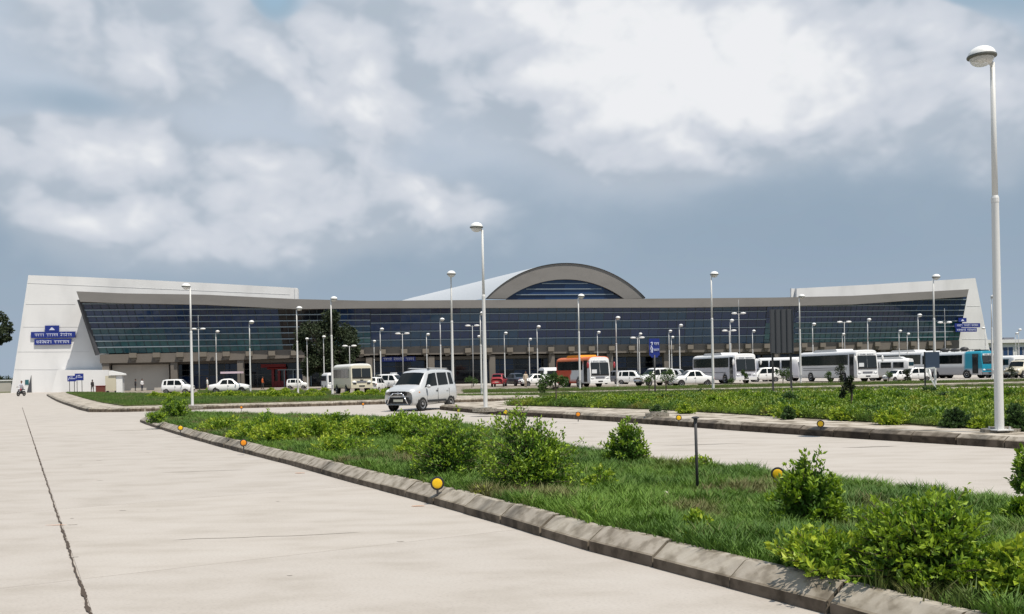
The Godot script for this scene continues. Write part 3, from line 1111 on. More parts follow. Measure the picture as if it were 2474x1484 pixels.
# ---------------------------------------------------------------- lamps, masts and signs
func make_lamp(at: Vector3, h: float, turn: float, label: String) -> Node3D:
	var t := thing("street_lamp", label, "street lamp", at, turn, "white globe street lamps")
	var k := h / 8.4
	var st := begin(true)
	tube(st, Vector3(0, 0, 0), Vector3(0, 8.4 * 0.6, 0) * k, 0.095 * k, 0.075 * k, 12, false)
	tube(st, Vector3(0, 8.4 * 0.6, 0) * k, Vector3(0, 8.05, 0) * k, 0.062 * k, 0.048 * k, 12)
	commit("pole", st, M.pole, t)
	st = begin()
	lathe(st, Vector3.ZERO, [[0.0, 8.4 * 0.6 - 0.05], [0.082, 8.4 * 0.6 - 0.05], [0.082, 8.4 * 0.6 + 0.04], [0.062, 8.4 * 0.6 + 0.1]].map(func(q): return [q[0] * k, q[1] * k]), 12)
	commit("collar", st, M.pole, t)
	st = begin()
	box(st, Vector3(0, 0.012, 0), Vector3(0.36, 0.024, 0.36))
	for i in 4:
		tube(st, Vector3(0.13 * (1 if i < 2 else -1), 0.02, 0.13 * (1 if i % 2 else -1)), Vector3(0.13 * (1 if i < 2 else -1), 0.08, 0.13 * (1 if i % 2 else -1)), 0.015, 0.015, 6)
	commit("base_plate", st, M.pole, t)
	plain_box(t, "access_door", Vector3(0, 0.75, 0.088) * k, Vector3(0.09, 0.36, 0.012) * k, M.pole_grey)
	# the head hangs beside the pole on a short bent arm, towards +x
	var c := Vector3(0.26, 8.13, 0) * k
	st = begin(true)
	var last := Vector3(0, 7.95, 0) * k
	for i in 5:
		var a := PI / 2 * (i + 1) / 5.0
		var p := Vector3(0.16 * (1.0 - cos(a)), 7.95 + 0.16 * sin(a), 0) * k
		tube(st, last, p, 0.05 * k, 0.045 * k, 8, false)
		last = p
	commit("arm", st, M.lamp_rim if h > 7.9 and at.z > -25 else M.pole, t)
	st = begin(true)
	var prof := []
	for i in 9:
		var a := PI / 2 * i / 8.0
		prof.append([0.285 * cos(a) * k, (0.05 + 0.215 * sin(a)) * k])
	prof[8][0] = 0.0
	lathe(st, c, prof, 20)
	var head := commit("dome", st, M.dome, t)
	st = begin()
	lathe(st, c, [[0.0, 0.0], [0.26 * k, 0.0], [0.30 * k, 0.02 * k], [0.30 * k, 0.055 * k], [0.28 * k, 0.06 * k]], 20)
	commit("rim", st, M.lamp_rim, head)
	st = begin(true)
	prof = []
	for i in 7:
		var a := PI / 2 * i / 6.0
		prof.append([0.245 * sin(a) * k, -0.175 * cos(a) * k])
	prof[0][0] = 0.0
	lathe(st, c + Vector3(0, -0.002, 0), prof, 20)
	commit("bowl", st, M.bowl, t)
	st = begin(true)
	ball(st, c + Vector3(0, -0.03, 0) * k, Vector3(0.1, 0.07, 0.07) * k, 10)
	commit("bulb", st, M.dome, t)
	return t


func make_lamps() -> void:
	# foot, height, turn of the head (0 right, 180 left, 90 away, -90 towards us), what singles it out
	for l in [
		[Vector3(9.82, 0.25, -18.38), 7.75, 190, "tallest white globe street lamp, nearest, at right on the kerb strip"],
		[Vector3(-1.05, 0.22, -35.40), 7.26, 185, "white globe street lamp on a stone plinth just right of the silver car"],
		[Vector3(-16.13, 0.20, -45.86), 6.23, 195, "white globe street lamp at left on the kerb of the far verge"],
		[Vector3(-18.80, 0.00, -79.88), 7.81, 10, "white globe street lamp before the left edge of the dark tree"],
		[Vector3(-14.58, 0.00, -73.84), 8.09, 15, "white globe street lamp before the dark tree, left of the cream minibus"],
		[Vector3(-27.45, 0.00, -95.48), 7.64, 5, "white globe street lamp behind the bonnet of the rounded white sedan"],
		[Vector3(-45.15, 0.00, -139.13), 8.98, 0, "white globe street lamp behind the boot of the rounded white sedan"],
		[Vector3(-3.80, 0.00, -58.41), 8.21, -80, "tall white globe street lamp rising behind the rear of the silver car"],
		[Vector3(-15.40, 0.00, -106.91), 7.19, 5, "white globe street lamp just right of the cream minibus"],
		[Vector3(-8.68, 0.00, -111.36), 8.50, 8, "white globe street lamp behind the roof of the silver car"],
		[Vector3(-2.06, 0.00, -61.12), 5.78, 5, "white globe street lamp half hidden behind the pole on the stone plinth"],
		[Vector3(-10.44, 0.00, -112.00), 6.69, 20, "small white globe street lamp beside the blue shop sign"],
		[Vector3(-16.92, 0.00, -112.00), 5.95, -60, "small white globe street lamp behind the cream minibus, near the tree's right edge"],
		[Vector3(-25.16, 0.00, -112.00), 6.41, -70, "small white globe street lamp in the tree's shade, left one of two"],
		[Vector3(-23.12, 0.00, -112.00), 6.63, -60, "small white globe street lamp in the tree's shade, right one of two"],
		[Vector3(-0.87, 0.00, -112.00), 6.66, 0, "small white globe street lamp behind the red car"],
		[Vector3(2.17, 0.00, -112.00), 5.84, 0, "smallest white globe street lamp above the white hatchback beside the orange bus"],
		[Vector3(3.17, 0.00, -112.00), 7.39, 5, "white globe street lamp left of the orange bus"],
		[Vector3(5.55, 0.00, -74.66), 7.98, 8, "tall white globe street lamp in front of the orange bus"],
		[Vector3(10.58, 0.00, -112.00), 6.54, 10, "small white globe street lamp rising behind the front of the orange bus"],
		[Vector3(11.00, 0.00, -95.46), 7.33, 5, "white globe street lamp just right of the orange bus"],
		[Vector3(15.72, 0.00, -112.00), 6.24, 10, "small white globe street lamp left of the blue parking sign"],
		[Vector3(19.39, 0.00, -112.00), 6.52, 10, "small white globe street lamp just right of the blue parking sign"],
		[Vector3(19.68, 0.00, -112.00), 5.75, 10, "lowest of the globe lamps close beside the blue parking sign"],
		[Vector3(20.68, 0.00, -112.00), 7.21, 8, "white globe street lamp left of the first white coach"],
		[Vector3(14.04, 0.00, -63.61), 8.44, 20, "tall white globe street lamp in front of the first white coach"],
		[Vector3(26.95, 0.00, -112.00), 7.70, 10, "white globe street lamp behind the middle of the first white coach"],
		[Vector3(29.67, 0.00, -112.00), 6.33, 10, "small white globe street lamp behind the front of the first white coach"],
		[Vector3(26.32, 0.00, -83.02), 8.27, 12, "tall white globe street lamp beside the big dark road sign panel"],
		[Vector3(37.07, 0.00, -112.00), 7.05, 10, "white globe street lamp behind the rear of the second white coach"],
		[Vector3(43.85, 0.00, -112.00), 7.48, 10, "white globe street lamp behind the front of the second white coach"],
		[Vector3(47.69, 0.00, -112.00), 5.98, 8, "small white globe street lamp above the white van, left of two"],
		[Vector3(48.70, 0.00, -112.00), 5.60, 8, "small white globe street lamp above the white van, right of two"],
		[Vector3(50.07, 0.00, -112.00), 7.92, 10, "white globe street lamp in front of the third white coach"],
		[Vector3(29.40, 0.00, -63.27), 7.91, 15, "tall white globe street lamp standing before the teal bus"],
		[Vector3(48.06, 0.00, -91.04), 8.50, 0, "thin white globe street lamp partly hidden by the nearest lamp pole"],
		[Vector3(40.71, 0.00, -112.00), 5.71, 0, "small white globe street lamp rising behind the middle of the second white coach"],
		[Vector3(-3.78, 0.00, -112.00), 6.31, 180, "small white globe street lamp left of the pole on the stone plinth"],
		[Vector3(58.29, 0.00, -112.00), 6.13, 180, "small white globe street lamp against the sky beside the right end wall"],
		[Vector3(62.41, 0.00, -112.00), 5.85, 0, "small white globe street lamp against the sky at the right edge"],
		[Vector3(62.04, 0.00, -112.00), 5.40, 0, "lower of the two small globe lamps against the sky at the right edge"],
	]:
		make_lamp(l[0], l[1], l[2], l[3])
	for l in [
		[Vector3(-13.40, 0.00, -112.00), 6.69, "twin headed light mast above the blue shop sign"],
		[Vector3(-4.77, 0.00, -112.00), 7.50, "twin headed light mast left of the pole on the stone plinth"],
		[Vector3(28.03, 0.00, -112.00), 8.39, "twin headed light mast with a tall spike behind the first white coach"],
		[Vector3(40.99, 0.00, -112.00), 7.08, "twin headed light mast in front of the second white coach"],
		[Vector3(-19.94, 0.00, -112.00), 5.29, "short twin headed light mast behind the cream minibus"],
		[Vector3(-38.48, 0.00, -112.00), 7.74, "twin headed light mast with a spike before the left wing"],
		[Vector3(15.51, 0.00, -112.00), 5.63, "twin headed light mast left of the blue parking sign"],
		[Vector3(53.36, 0.00, -112.00), 6.79, "twin headed light mast with a spike before the right end of the glass"],
		[Vector3(26.82, 0.00, -112.00), 6.28, "short twin headed light mast behind the first white coach"],
	]:
		make_mast(l[0], l[1], l[2])


func make_mast(at: Vector3, h: float, label: String) -> void:
	var t := thing("light_mast", label, "light mast", at, 0.0, "twin headed light masts")
	var st := begin(true)
	tube(st, Vector3.ZERO, Vector3(0, h, 0), 0.075, 0.045, 8)
	commit("pole", st, M.pole_grey, t)
	if "spike" in label:
		st = begin(true)
		tube(st, Vector3(0, h, 0), Vector3(0, h + 1.7, 0), 0.045, 0.02, 6)
		commit("spike", st, M.pole_grey, t)
	st = begin()
	bar(st, Vector3(-0.5, h - 0.1, 0), Vector3(0.5, h - 0.1, 0), 0.06, 0.06)
	commit("cross_arm", st, M.pole_grey, t)
	for s in [-1, 1]:
		st = begin(true)
		ball(st, Vector3(0.55 * s, h, 0), Vector3(0.36, 0.12, 0.2), 10)
		commit("lamp_head", st, M.dome, t)


func make_signs() -> void:
	# blue parking sign on one post
	var t := thing("parking_sign", "blue rectangular sign with white marks on a dark post, before the white cars", "sign", Vector3(8.53, 0.20, -54.39), 0.0)
	var st := begin(true)
	tube(st, Vector3.ZERO, Vector3(0, 2.3, 0), 0.05, 0.05, 8)
	commit("post", st, M.steel_dark, t)
	st = begin()
	box(st, Vector3(0, 2.78, 0), Vector3(0.62, 1.0, 0.05))
	slab(st, [Vector2(-0.17, 2.15), Vector2(0.17, 2.15), Vector2(0.26, 2.28), Vector2(-0.26, 2.28)], -0.025, 0.025)
	commit("panel", st, M.sign_blue, t)
	st = begin()
	bar(st, Vector3(-0.22, 3.03, 0.04), Vector3(-0.12, 3.07, 0.04), 0.03, 0.05)
	bar(st, Vector3(-0.12, 3.07, 0.041), Vector3(-0.14, 2.89, 0.041), 0.03, 0.05)
	bar(st, Vector3(-0.2, 2.86, 0.04), Vector3(-0.1, 2.66, 0.04), 0.03, 0.055)
	bar(st, Vector3(-0.23, 2.75, 0.041), Vector3(-0.18, 2.53, 0.041), 0.03, 0.04)
	bar(st, Vector3(-0.1, 2.66, 0.042), Vector3(-0.13, 2.49, 0.042), 0.03, 0.05)
	bar(st, Vector3(-0.23, 2.5, 0.04), Vector3(-0.1, 2.46, 0.04), 0.03, 0.04)
	hindi_words(st, Vector3(0.12, 2.97, 0.04), 0.3, 0.2, [3])
	hindi_words(st, Vector3(0.12, 2.6, 0.04), 0.32, 0.17, [5])
	commit("lettering", st, M.lettering, t)
	# big dark panel on two posts
	t = thing("road_sign", "large dark ribbed sign panel on two tall posts, in front of the second white coach", "sign", Vector3(13.33, 0.20, -44.93), -6.0)
	for s in [-1, 1]:
		st = begin()
		box(st, Vector3(0.44 * s, 2.1, -0.05), Vector3(0.085, 4.2, 0.085))
		commit("post", st, M.steel_dark, t)
	for k in 4:
		st = begin()
		box(st, Vector3(-0.405 + k * 0.27, 3.2, 0.06), Vector3(0.25, 2.15, 0.05))
		commit("panel", st, M.dark_cladding, t)
	for k in 5:
		st = begin()
		box(st, Vector3(-0.54 + k * 0.27, 3.2, 0.085), Vector3(0.045, 2.19, 0.07))
		commit("rib", st, M.dark_rib, t)
	# slate board with a white brace
	t = thing("notice_board", "slate blue board on thin dark post with white brace, before the teal bus", "sign", Vector3(19.09, 0.20, -42.09), -14.0)
	st = begin()
	box(st, Vector3(0, 1.0, 0), Vector3(0.06, 2.0, 0.06))
	commit("post", st, M.steel_dark, t)
	st = begin()
	box(st, Vector3(0.32, 1.62, 0.04), Vector3(0.6, 0.74, 0.04))
	commit("panel", st, M.sign_slate, t)
	st = begin()
	bar(st, Vector3(0.05, 1.22, 0.08), Vector3(0.42, 1.26, 0.08), 0.04, 0.07)
	bar(st, Vector3(0.06, 1.2, 0.1), Vector3(0.55, 0.05, 0.1), 0.05, 0.06)
	commit("brace", st, M.white_paint, t)
	# two small blue signs near the left end wall
	for s in [[Vector3(-57.56, 1.95, -119.00), "blue rounded sign on a post by the white end wall, left of two", -0.1], [Vector3(-56.10, 2.14, -118.00), "taller blue rectangular sign on a post by the white end wall, right of two", 0.18]]:
		var p: Vector3 = s[0]
		t = thing("direction_sign", s[1], "sign", Vector3(p.x, 0, p.z), 8.0)
		var b := p.y
		st = begin()
		for k in [-0.3, 0.3]:
			box(st, Vector3(k, b / 2.0, -0.05), Vector3(0.06, b, 0.06))
		commit("post", st, M.steel_dark, t)
		st = begin()
		box(st, Vector3(0, b, 0.02), Vector3(1.05, 0.8 + s[2] * 0.5, 0.06))
		commit("panel", st, M.sign_blue, t)
		st = begin()
		box(st, Vector3(0.1, b - 0.02, 0.06), Vector3(0.6, 0.08, 0.02))
		box(st, Vector3(0.0, b + 0.2, 0.06), Vector3(0.3, 0.08, 0.02))
		bar(st, Vector3(-0.4, b - 0.2, 0.06), Vector3(-0.25, b + 0.2, 0.06), 0.02, 0.07)
		commit("lettering", st, M.lettering, t)


# ---------------------------------------------------------------- vehicles
# stations along the length (front is +x): [x, sill, belt, top, half width at belt, half width at top]
func sec(sts: Array, x: float) -> Array:
	var i := 0
	while i < sts.size() - 2 and x > sts[i + 1][0]:
		i += 1
	var f := clampf((x - sts[i][0]) / (sts[i + 1][0] - sts[i][0]), 0.0, 1.0)
	var v := []
	for k in 6:
		v.append(lerpf(sts[i][k], sts[i + 1][k], f))
	return v


func sec_points(sts: Array, x: float) -> Array:
	var v := sec(sts, x)
	var sill: float = v[1]
	var belt: float = v[2]
	var top: float = v[3]
	var wb: float = v[4]
	var wt: float = v[5]
	var d := minf(0.07, (top - belt) * 0.4)
	return [Vector3(x, top + 0.015, 0), Vector3(x, top, wt * 0.72), Vector3(x, top - d * 0.35, wt * 0.93), Vector3(x, top - d, wt), Vector3(x, belt + 0.01, wb - 0.015), Vector3(x, belt - 0.05, wb + 0.015), Vector3(x, lerpf(sill, belt, 0.55), wb + 0.035), Vector3(x, sill + 0.12, wb + 0.02), Vector3(x, sill, wb - 0.05), Vector3(x, sill, 0)]


func car_body(sts: Array) -> SurfaceTool:
	var st := begin(true)
	var xs := []
	for i in sts.size() - 1:
		var n := maxi(1, int((sts[i + 1][0] - sts[i][0]) / 0.2))
		for k in n:
			xs.append(lerpf(sts[i][0], sts[i + 1][0], float(k) / n))
	xs.append(sts[sts.size() - 1][0])
	var last := []
	for x in xs:
		var p := sec_points(sts, x)
		if last:
			for k in p.size() - 1:
				var m := Vector3(1, 1, -1)
				quad(st, last[k + 1], p[k + 1], p[k], last[k])
				quad(st, p[k + 1] * m, last[k + 1] * m, last[k] * m, p[k] * m)
		last = p
	for e in [xs[0], xs[xs.size() - 1]]:
		var p := sec_points(sts, e)
		var c := Vector3(e, (p[0].y + p[9].y) / 2.0, 0)
		for k in p.size() - 1:
			var m := Vector3(1, 1, -1)
			if e > 0:
				tri(st, c, p[k + 1], p[k])
				tri(st, c, p[k] * m, p[k + 1] * m)
			else:
				tri(st, c, p[k], p[k + 1])
				tri(st, c, p[k + 1] * m, p[k] * m)
	return st


# a side window between belt and roof; bottom edge x from b0 to b1, top edge from t0 to t1
func side_glass(t: Node3D, sts: Array, b0: float, b1: float, t0: float, t1: float, called := "side_window") -> void:
	for s in [1.0, -1.0]:
		var st := begin(true)
		var rows := []
		for j in 4:
			var f := 0.1 + 0.8 * j / 3.0
			var row := []
			for i in 4:
				var x := lerpf(lerpf(b0, t0, f), lerpf(b1, t1, f), i / 3.0)
				var p := sec_points(sts, x)
				var q: Vector3 = p[4].lerp(p[3], f)
				row.append(Vector3(q.x, q.y, (q.z + 0.012) * s))
			rows.append(row)
		for j in 3:
			for i in 3:
				if s > 0:
					quad(st, rows[j][i], rows[j][i + 1], rows[j + 1][i + 1], rows[j + 1][i])
				else:
					quad(st, rows[j][i + 1], rows[j][i], rows[j + 1][i], rows[j + 1][i + 1])
		commit(called, st, M.car_glass, t)


# the windscreen or rear window, lying on the slope between stations xa (low) and xb (high)
func slope_glass(t: Node3D, sts: Array, xa: float, xb: float, called: String) -> void:
	var st := begin(true)
	var rows := []
	var a := sec_points(sts, xa)[0] as Vector3
	var b := sec_points(sts, xb)[0] as Vector3
	var out := Vector3(absf(b.y - a.y) * signf(xa - xb), absf(b.x - a.x), 0).normalized() * 0.014
	for j in 5:
		var x := lerpf(xa, xb, 0.06 + 0.88 * j / 4.0)
		var p := sec_points(sts, x)
		var row := []
		for i in 7:
			var z := (i / 3.0 - 1.0)
			var q: Vector3 = (p[0] as Vector3).lerp(p[1], absf(z) / 0.8) if absf(z) < 0.8 else (p[1] as Vector3).lerp(p[2], (absf(z) - 0.8) / 0.2)
			row.append(Vector3(q.x, q.y, q.z * signf(z)) + out)
		rows.append(row)
	for j in 4:
		for i in 6:
			if xa > xb:
				quad(st, rows[j][i + 1], rows[j][i], rows[j + 1][i], rows[j + 1][i + 1])
			else:
				quad(st, rows[j][i], rows[j][i + 1], rows[j + 1][i + 1], rows[j + 1][i])
	commit(called, st, M.car_glass, t)


func wheel(t: Node3D, at: Vector3, r: float, wide: float, arch := true) -> void:
	var s := signf(at.z)
	var b := Basis(Vector3.RIGHT, Vector3(0, 0, s), Vector3(0, -s, 0))
	var st := begin(true)
	var w := wide
	lathe(st, at, [[0.0, -w], [r * 0.93, -w], [r, -w + 0.03], [r, -0.03], [r * 0.94, 0.0], [r * 0.66, 0.0], [r * 0.6, -0.03]], 20, b)
	var o := commit("wheel", st, M.tyre, t)
	st = begin()
	lathe(st, at, [[r * 0.66, -0.03], [r * 0.64, -0.005], [r * 0.55, -0.015], [r * 0.5, -0.05], [r * 0.2, -0.03], [0.16 * r, 0.0], [0.0, 0.0]], 14, b)
	commit("rim", st, M.rim, o)
	st = begin()
	for k in 7:
		var a := TAU * k / 7.0
		var p := b * Vector3(cos(a) * r * 0.42, -0.022, sin(a) * r * 0.42)
		ball(st, at + p, Vector3(0.05, 0.05, 0.02) * r / 0.3, 6)
	commit("rim_hole", st, M.black, o)
	if arch:
		st = begin()
		lathe(st, at + Vector3(0, 0.03, -s * 0.03), [[0.0, 0.0], [r * 1.2, 0.0], [r * 1.24, -0.05]], 20, b)
		commit("wheel_arch", st, M.black, t)


func lamp_glass(t: Node3D, called: String, at: Vector3, size: Vector3, m: Material) -> void:
	var st := begin(true)
	ball(st, at, size, 10)
	commit(called, st, m, t)


func plain_box(t: Node3D, called: String, at: Vector3, size: Vector3, m: Material, b := Basis.IDENTITY) -> MeshInstance3D:
	var st := begin()
	box(st, at, size, b)
	return commit(called, st, m, t)


var hatch_sts := [[-1.76, 0.42, 0.90, 1.02, 0.62, 0.55], [-1.70, 0.30, 0.94, 1.32, 0.70, 0.56], [-1.58, 0.26, 0.95, 1.60, 0.72, 0.58], [-1.2, 0.24, 0.95, 1.67, 0.735, 0.60], [0.0, 0.22, 0.93, 1.69, 0.735, 0.61], [0.45, 0.22, 0.92, 1.64, 0.735, 0.60], [0.62, 0.22, 0.92, 1.56, 0.735, 0.60], [1.12, 0.23, 0.92, 1.06, 0.735, 0.65], [1.45, 0.24, 0.88, 1.00, 0.725, 0.64], [1.66, 0.25, 0.83, 0.93, 0.70, 0.62], [1.76, 0.28, 0.75, 0.83, 0.65, 0.56]]
var sedan_sts := [[-2.12, 0.48, 0.74, 0.82, 0.58, 0.50], [-2.02, 0.36, 0.84, 0.92, 0.70, 0.60], [-1.5, 0.28, 0.90, 1.00, 0.77, 0.66], [-1.22, 0.26, 0.91, 1.06, 0.79, 0.66], [-0.78, 0.24, 0.92, 1.46, 0.80, 0.58], [-0.5, 0.24, 0.92, 1.54, 0.80, 0.60], [0.1, 0.24, 0.92, 1.56, 0.80, 0.61], [0.42, 0.24, 0.92, 1.49, 0.80, 0.60], [0.98, 0.25, 0.91, 1.04, 0.79, 0.66], [1.5, 0.27, 0.86, 0.97, 0.76, 0.64], [1.95, 0.34, 0.76, 0.86, 0.68, 0.58], [2.1, 0.44, 0.64, 0.72, 0.56, 0.50]]
var suv_sts := [[-2.15, 0.5, 0.98, 1.10, 0.70, 0.62], [-2.08, 0.40, 1.02, 1.52, 0.80, 0.64], [-1.9, 0.36, 1.04, 1.74, 0.83, 0.66], [-1.2, 0.34, 1.04, 1.80, 0.85, 0.68], [0.2, 0.34, 1.02, 1.80, 0.85, 0.68], [0.45, 0.34, 1.02, 1.70, 0.85, 0.67], [1.0, 0.35, 1.01, 1.14, 0.85, 0.74], [1.6, 0.37, 0.94, 1.06, 0.83, 0.72], [2.05, 0.42, 0.86, 0.96, 0.78, 0.68], [2.15, 0.5, 0.74, 0.82, 0.70, 0.62]]


# kind: "hatch", "sedan" or "suv"
func make_car(kind: String, paint: Material, label: String, at: Vector3, turn: float, size := 1.0, group := "") -> Node3D:
	var t := thing("parked_car", label, "car", at, turn, group)
	t.scale = Vector3.ONE * size
	var sts: Array = {"hatch": hatch_sts, "sedan": sedan_sts, "suv": suv_sts}[kind]
	commit("body", car_body(sts), paint, t)
	var nose: float = sts[sts.size() - 1][0]
	var tail: float = sts[0][0]
	var hw: float = sec(sts, 0.0)[4]
	var r := 0.29
	var xf := 1.12
	var xr := -1.12
	if kind == "hatch":
		side_glass(t, sts, -0.12, 0.92, -0.12, 0.36)
		side_glass(t, sts, -1.02, -0.22, -0.98, -0.22)
		side_glass(t, sts, -1.48, -1.14, -1.4, -1.1)
		slope_glass(t, sts, 1.12, 0.58, "windscreen")
		slope_glass(t, sts, -1.72, -1.58, "rear_window")
	elif kind == "sedan":
		side_glass(t, sts, -0.05, 0.8, -0.05, 0.34)
		side_glass(t, sts, -0.92, -0.14, -0.62, -0.14)
		slope_glass(t, sts, 0.98, 0.42, "windscreen")
		slope_glass(t, sts, -1.22, -0.78, "rear_window")
		xf = 1.32
		xr = -1.28
	else:
		side_glass(t, sts, -0.1, 0.82, -0.1, 0.34)
		side_glass(t, sts, -1.05, -0.2, -1.0, -0.2)
		side_glass(t, sts, -1.85, -1.15, -1.75, -1.12)
		slope_glass(t, sts, 1.0, 0.45, "windscreen")
		slope_glass(t, sts, -2.12, -1.92, "rear_window")
		r = 0.36
		xf = 1.38
		xr = -1.3
	for s in [-1, 1]:
		wheel(t, Vector3(xf, r, (hw + 0.05) * s), r, 0.2)
		wheel(t, Vector3(xr, r, (hw + 0.05) * s), r, 0.2)
		var v := sec(sts, nose - 0.14)
		lamp_glass(t, "headlight", Vector3(nose - 0.17, v[2] - 0.03, v[4] * 0.8 * s), Vector3(0.17, 0.12, 0.15), M.lens)
		lamp_glass(t, "tail_light", Vector3(tail + 0.06, sec(sts, tail + 0.1)[2] - 0.1, sec(sts, tail + 0.1)[4] * 0.9 * s), Vector3(0.06, 0.14, 0.08), M.red_lens)
		lamp_glass(t, "mirror", Vector3(sec(sts, 0.7)[0] + 0.08, 1.0, (hw + 0.13) * s), Vector3(0.07, 0.08, 0.1), paint)
		plain_box(t, "door_handle", Vector3(-0.02, 0.8, (hw + 0.045) * s), Vector3(0.14, 0.03, 0.02), M.dark_trim)
		plain_box(t, "door_gap", Vector3(-0.1, 0.6, (hw + 0.033) * s), Vector3(0.015, 0.6, 0.012), M.dark_trim)
	plain_box(t, "grille", Vector3(nose - 0.04, sec(sts, nose - 0.1)[2] - 0.06, 0), Vector3(0.08, 0.14, 0.7), M.dark_trim)
	plain_box(t, "bumper", Vector3(nose - 0.06, 0.42, 0), Vector3(0.16, 0.16, 1.2), M.dark_trim if kind != "sedan" else M.chrome)
	plain_box(t, "bumper", Vector3(tail + 0.06, 0.5, 0), Vector3(0.16, 0.16, 1.2), paint)
	plain_box(t, "number_plate", Vector3(nose + 0.03, 0.46, 0), Vector3(0.02, 0.1, 0.46), M.plate)
	plain_box(t, "number_plate", Vector3(tail - 0.03, 0.64, 0), Vector3(0.02, 0.1, 0.46), M.plate)
	return t


func make_silver_car() -> void:
	var t := make_car("hatch", M.silver, "silver tall hatchback with roof rails turning off the carriageway", Vector3(-4.07, 0.00, -41.47), -117.4, 1.06)
	t.position += Vector3(-0.05, 0, 0)
	var bodies := t.get_children()
	for c in bodies:
		if not String(c.name).begins_with("wheel"):
			c.position.y += 0.03
			c.rotation_degrees.z = -1.3
	for s in [-1, 1]:
		var st := begin()
		bar(st, Vector3(-1.25, 1.76, 0.5 * s), Vector3(0.25, 1.78, 0.5 * s), 0.05, 0.035)
		commit("roof_rail", st, M.silver, t)
		plain_box(t, "rail_foot", Vector3(-1.25, 1.735, 0.5 * s), Vector3(0.1, 0.06, 0.07), M.dark_trim)
		plain_box(t, "rail_foot", Vector3(0.25, 1.74, 0.5 * s), Vector3(0.1, 0.06, 0.07), M.dark_trim)
		plain_box(t, "side_moulding", Vector3(0.0, 0.40, 0.775 * s), Vector3(1.45, 0.09, 0.03), M.dark_trim)
		lamp_glass(t, "indicator", Vector3(1.33, 0.78, 0.745 * s), Vector3(0.06, 0.03, 0.02), M.amber)
		plain_box(t, "door_gap", Vector3(0.78, 0.62, 0.765 * s), Vector3(0.012, 0.5, 0.012), M.dark_trim)
		plain_box(t, "door_gap", Vector3(-1.0, 0.7, 0.767 * s), Vector3(0.012, 0.42, 0.012), M.dark_trim)
		plain_box(t, "door_handle", Vector3(-0.85, 0.82, 0.775 * s), Vector3(0.15, 0.03, 0.02), M.silver)
		lamp_glass(t, "fog_lamp_recess", Vector3(1.67, 0.44, 0.5 * s), Vector3(0.08, 0.09, 0.13), M.black)
		# sloping guard bars
		st = begin(true)
		tube(st, Vector3(1.84, 0.74, 0.22 * s), Vector3(1.9, 0.62, 0.36 * s), 0.028, 0.028, 8)
		tube(st, Vector3(1.9, 0.62, 0.36 * s), Vector3(1.84, 0.32, 0.5 * s), 0.028, 0.028, 8)
		commit("guard_bar", st, M.chrome, t)
	var st := begin(true)
	tube(st, Vector3(1.84, 0.74, -0.22), Vector3(1.84, 0.74, 0.22), 0.028, 0.028, 8)
	commit("guard_bar", st, M.chrome, t)
	plain_box(t, "upper_grille", Vector3(1.745, 0.72, 0), Vector3(0.09, 0.13, 0.84), M.black)
	plain_box(t, "lower_grille", Vector3(1.75, 0.47, 0), Vector3(0.1, 0.22, 1.0), M.black)
	plain_box(t, "grille_badge", Vector3(1.80, 0.73, 0), Vector3(0.03, 0.09, 0.1), M.chrome, Basis(Vector3.RIGHT, PI / 4))
	plain_box(t, "sun_shade", Vector3(0.93, 1.2, 0.3), Vector3(0.02, 0.2, 0.28), M.lens, Basis(Vector3.BACK, 0.75))
	plain_box(t, "wiper", Vector3(1.03, 1.12, 0.15), Vector3(0.02, 0.02, 0.6), M.black, Basis(Vector3.UP, 0.2))


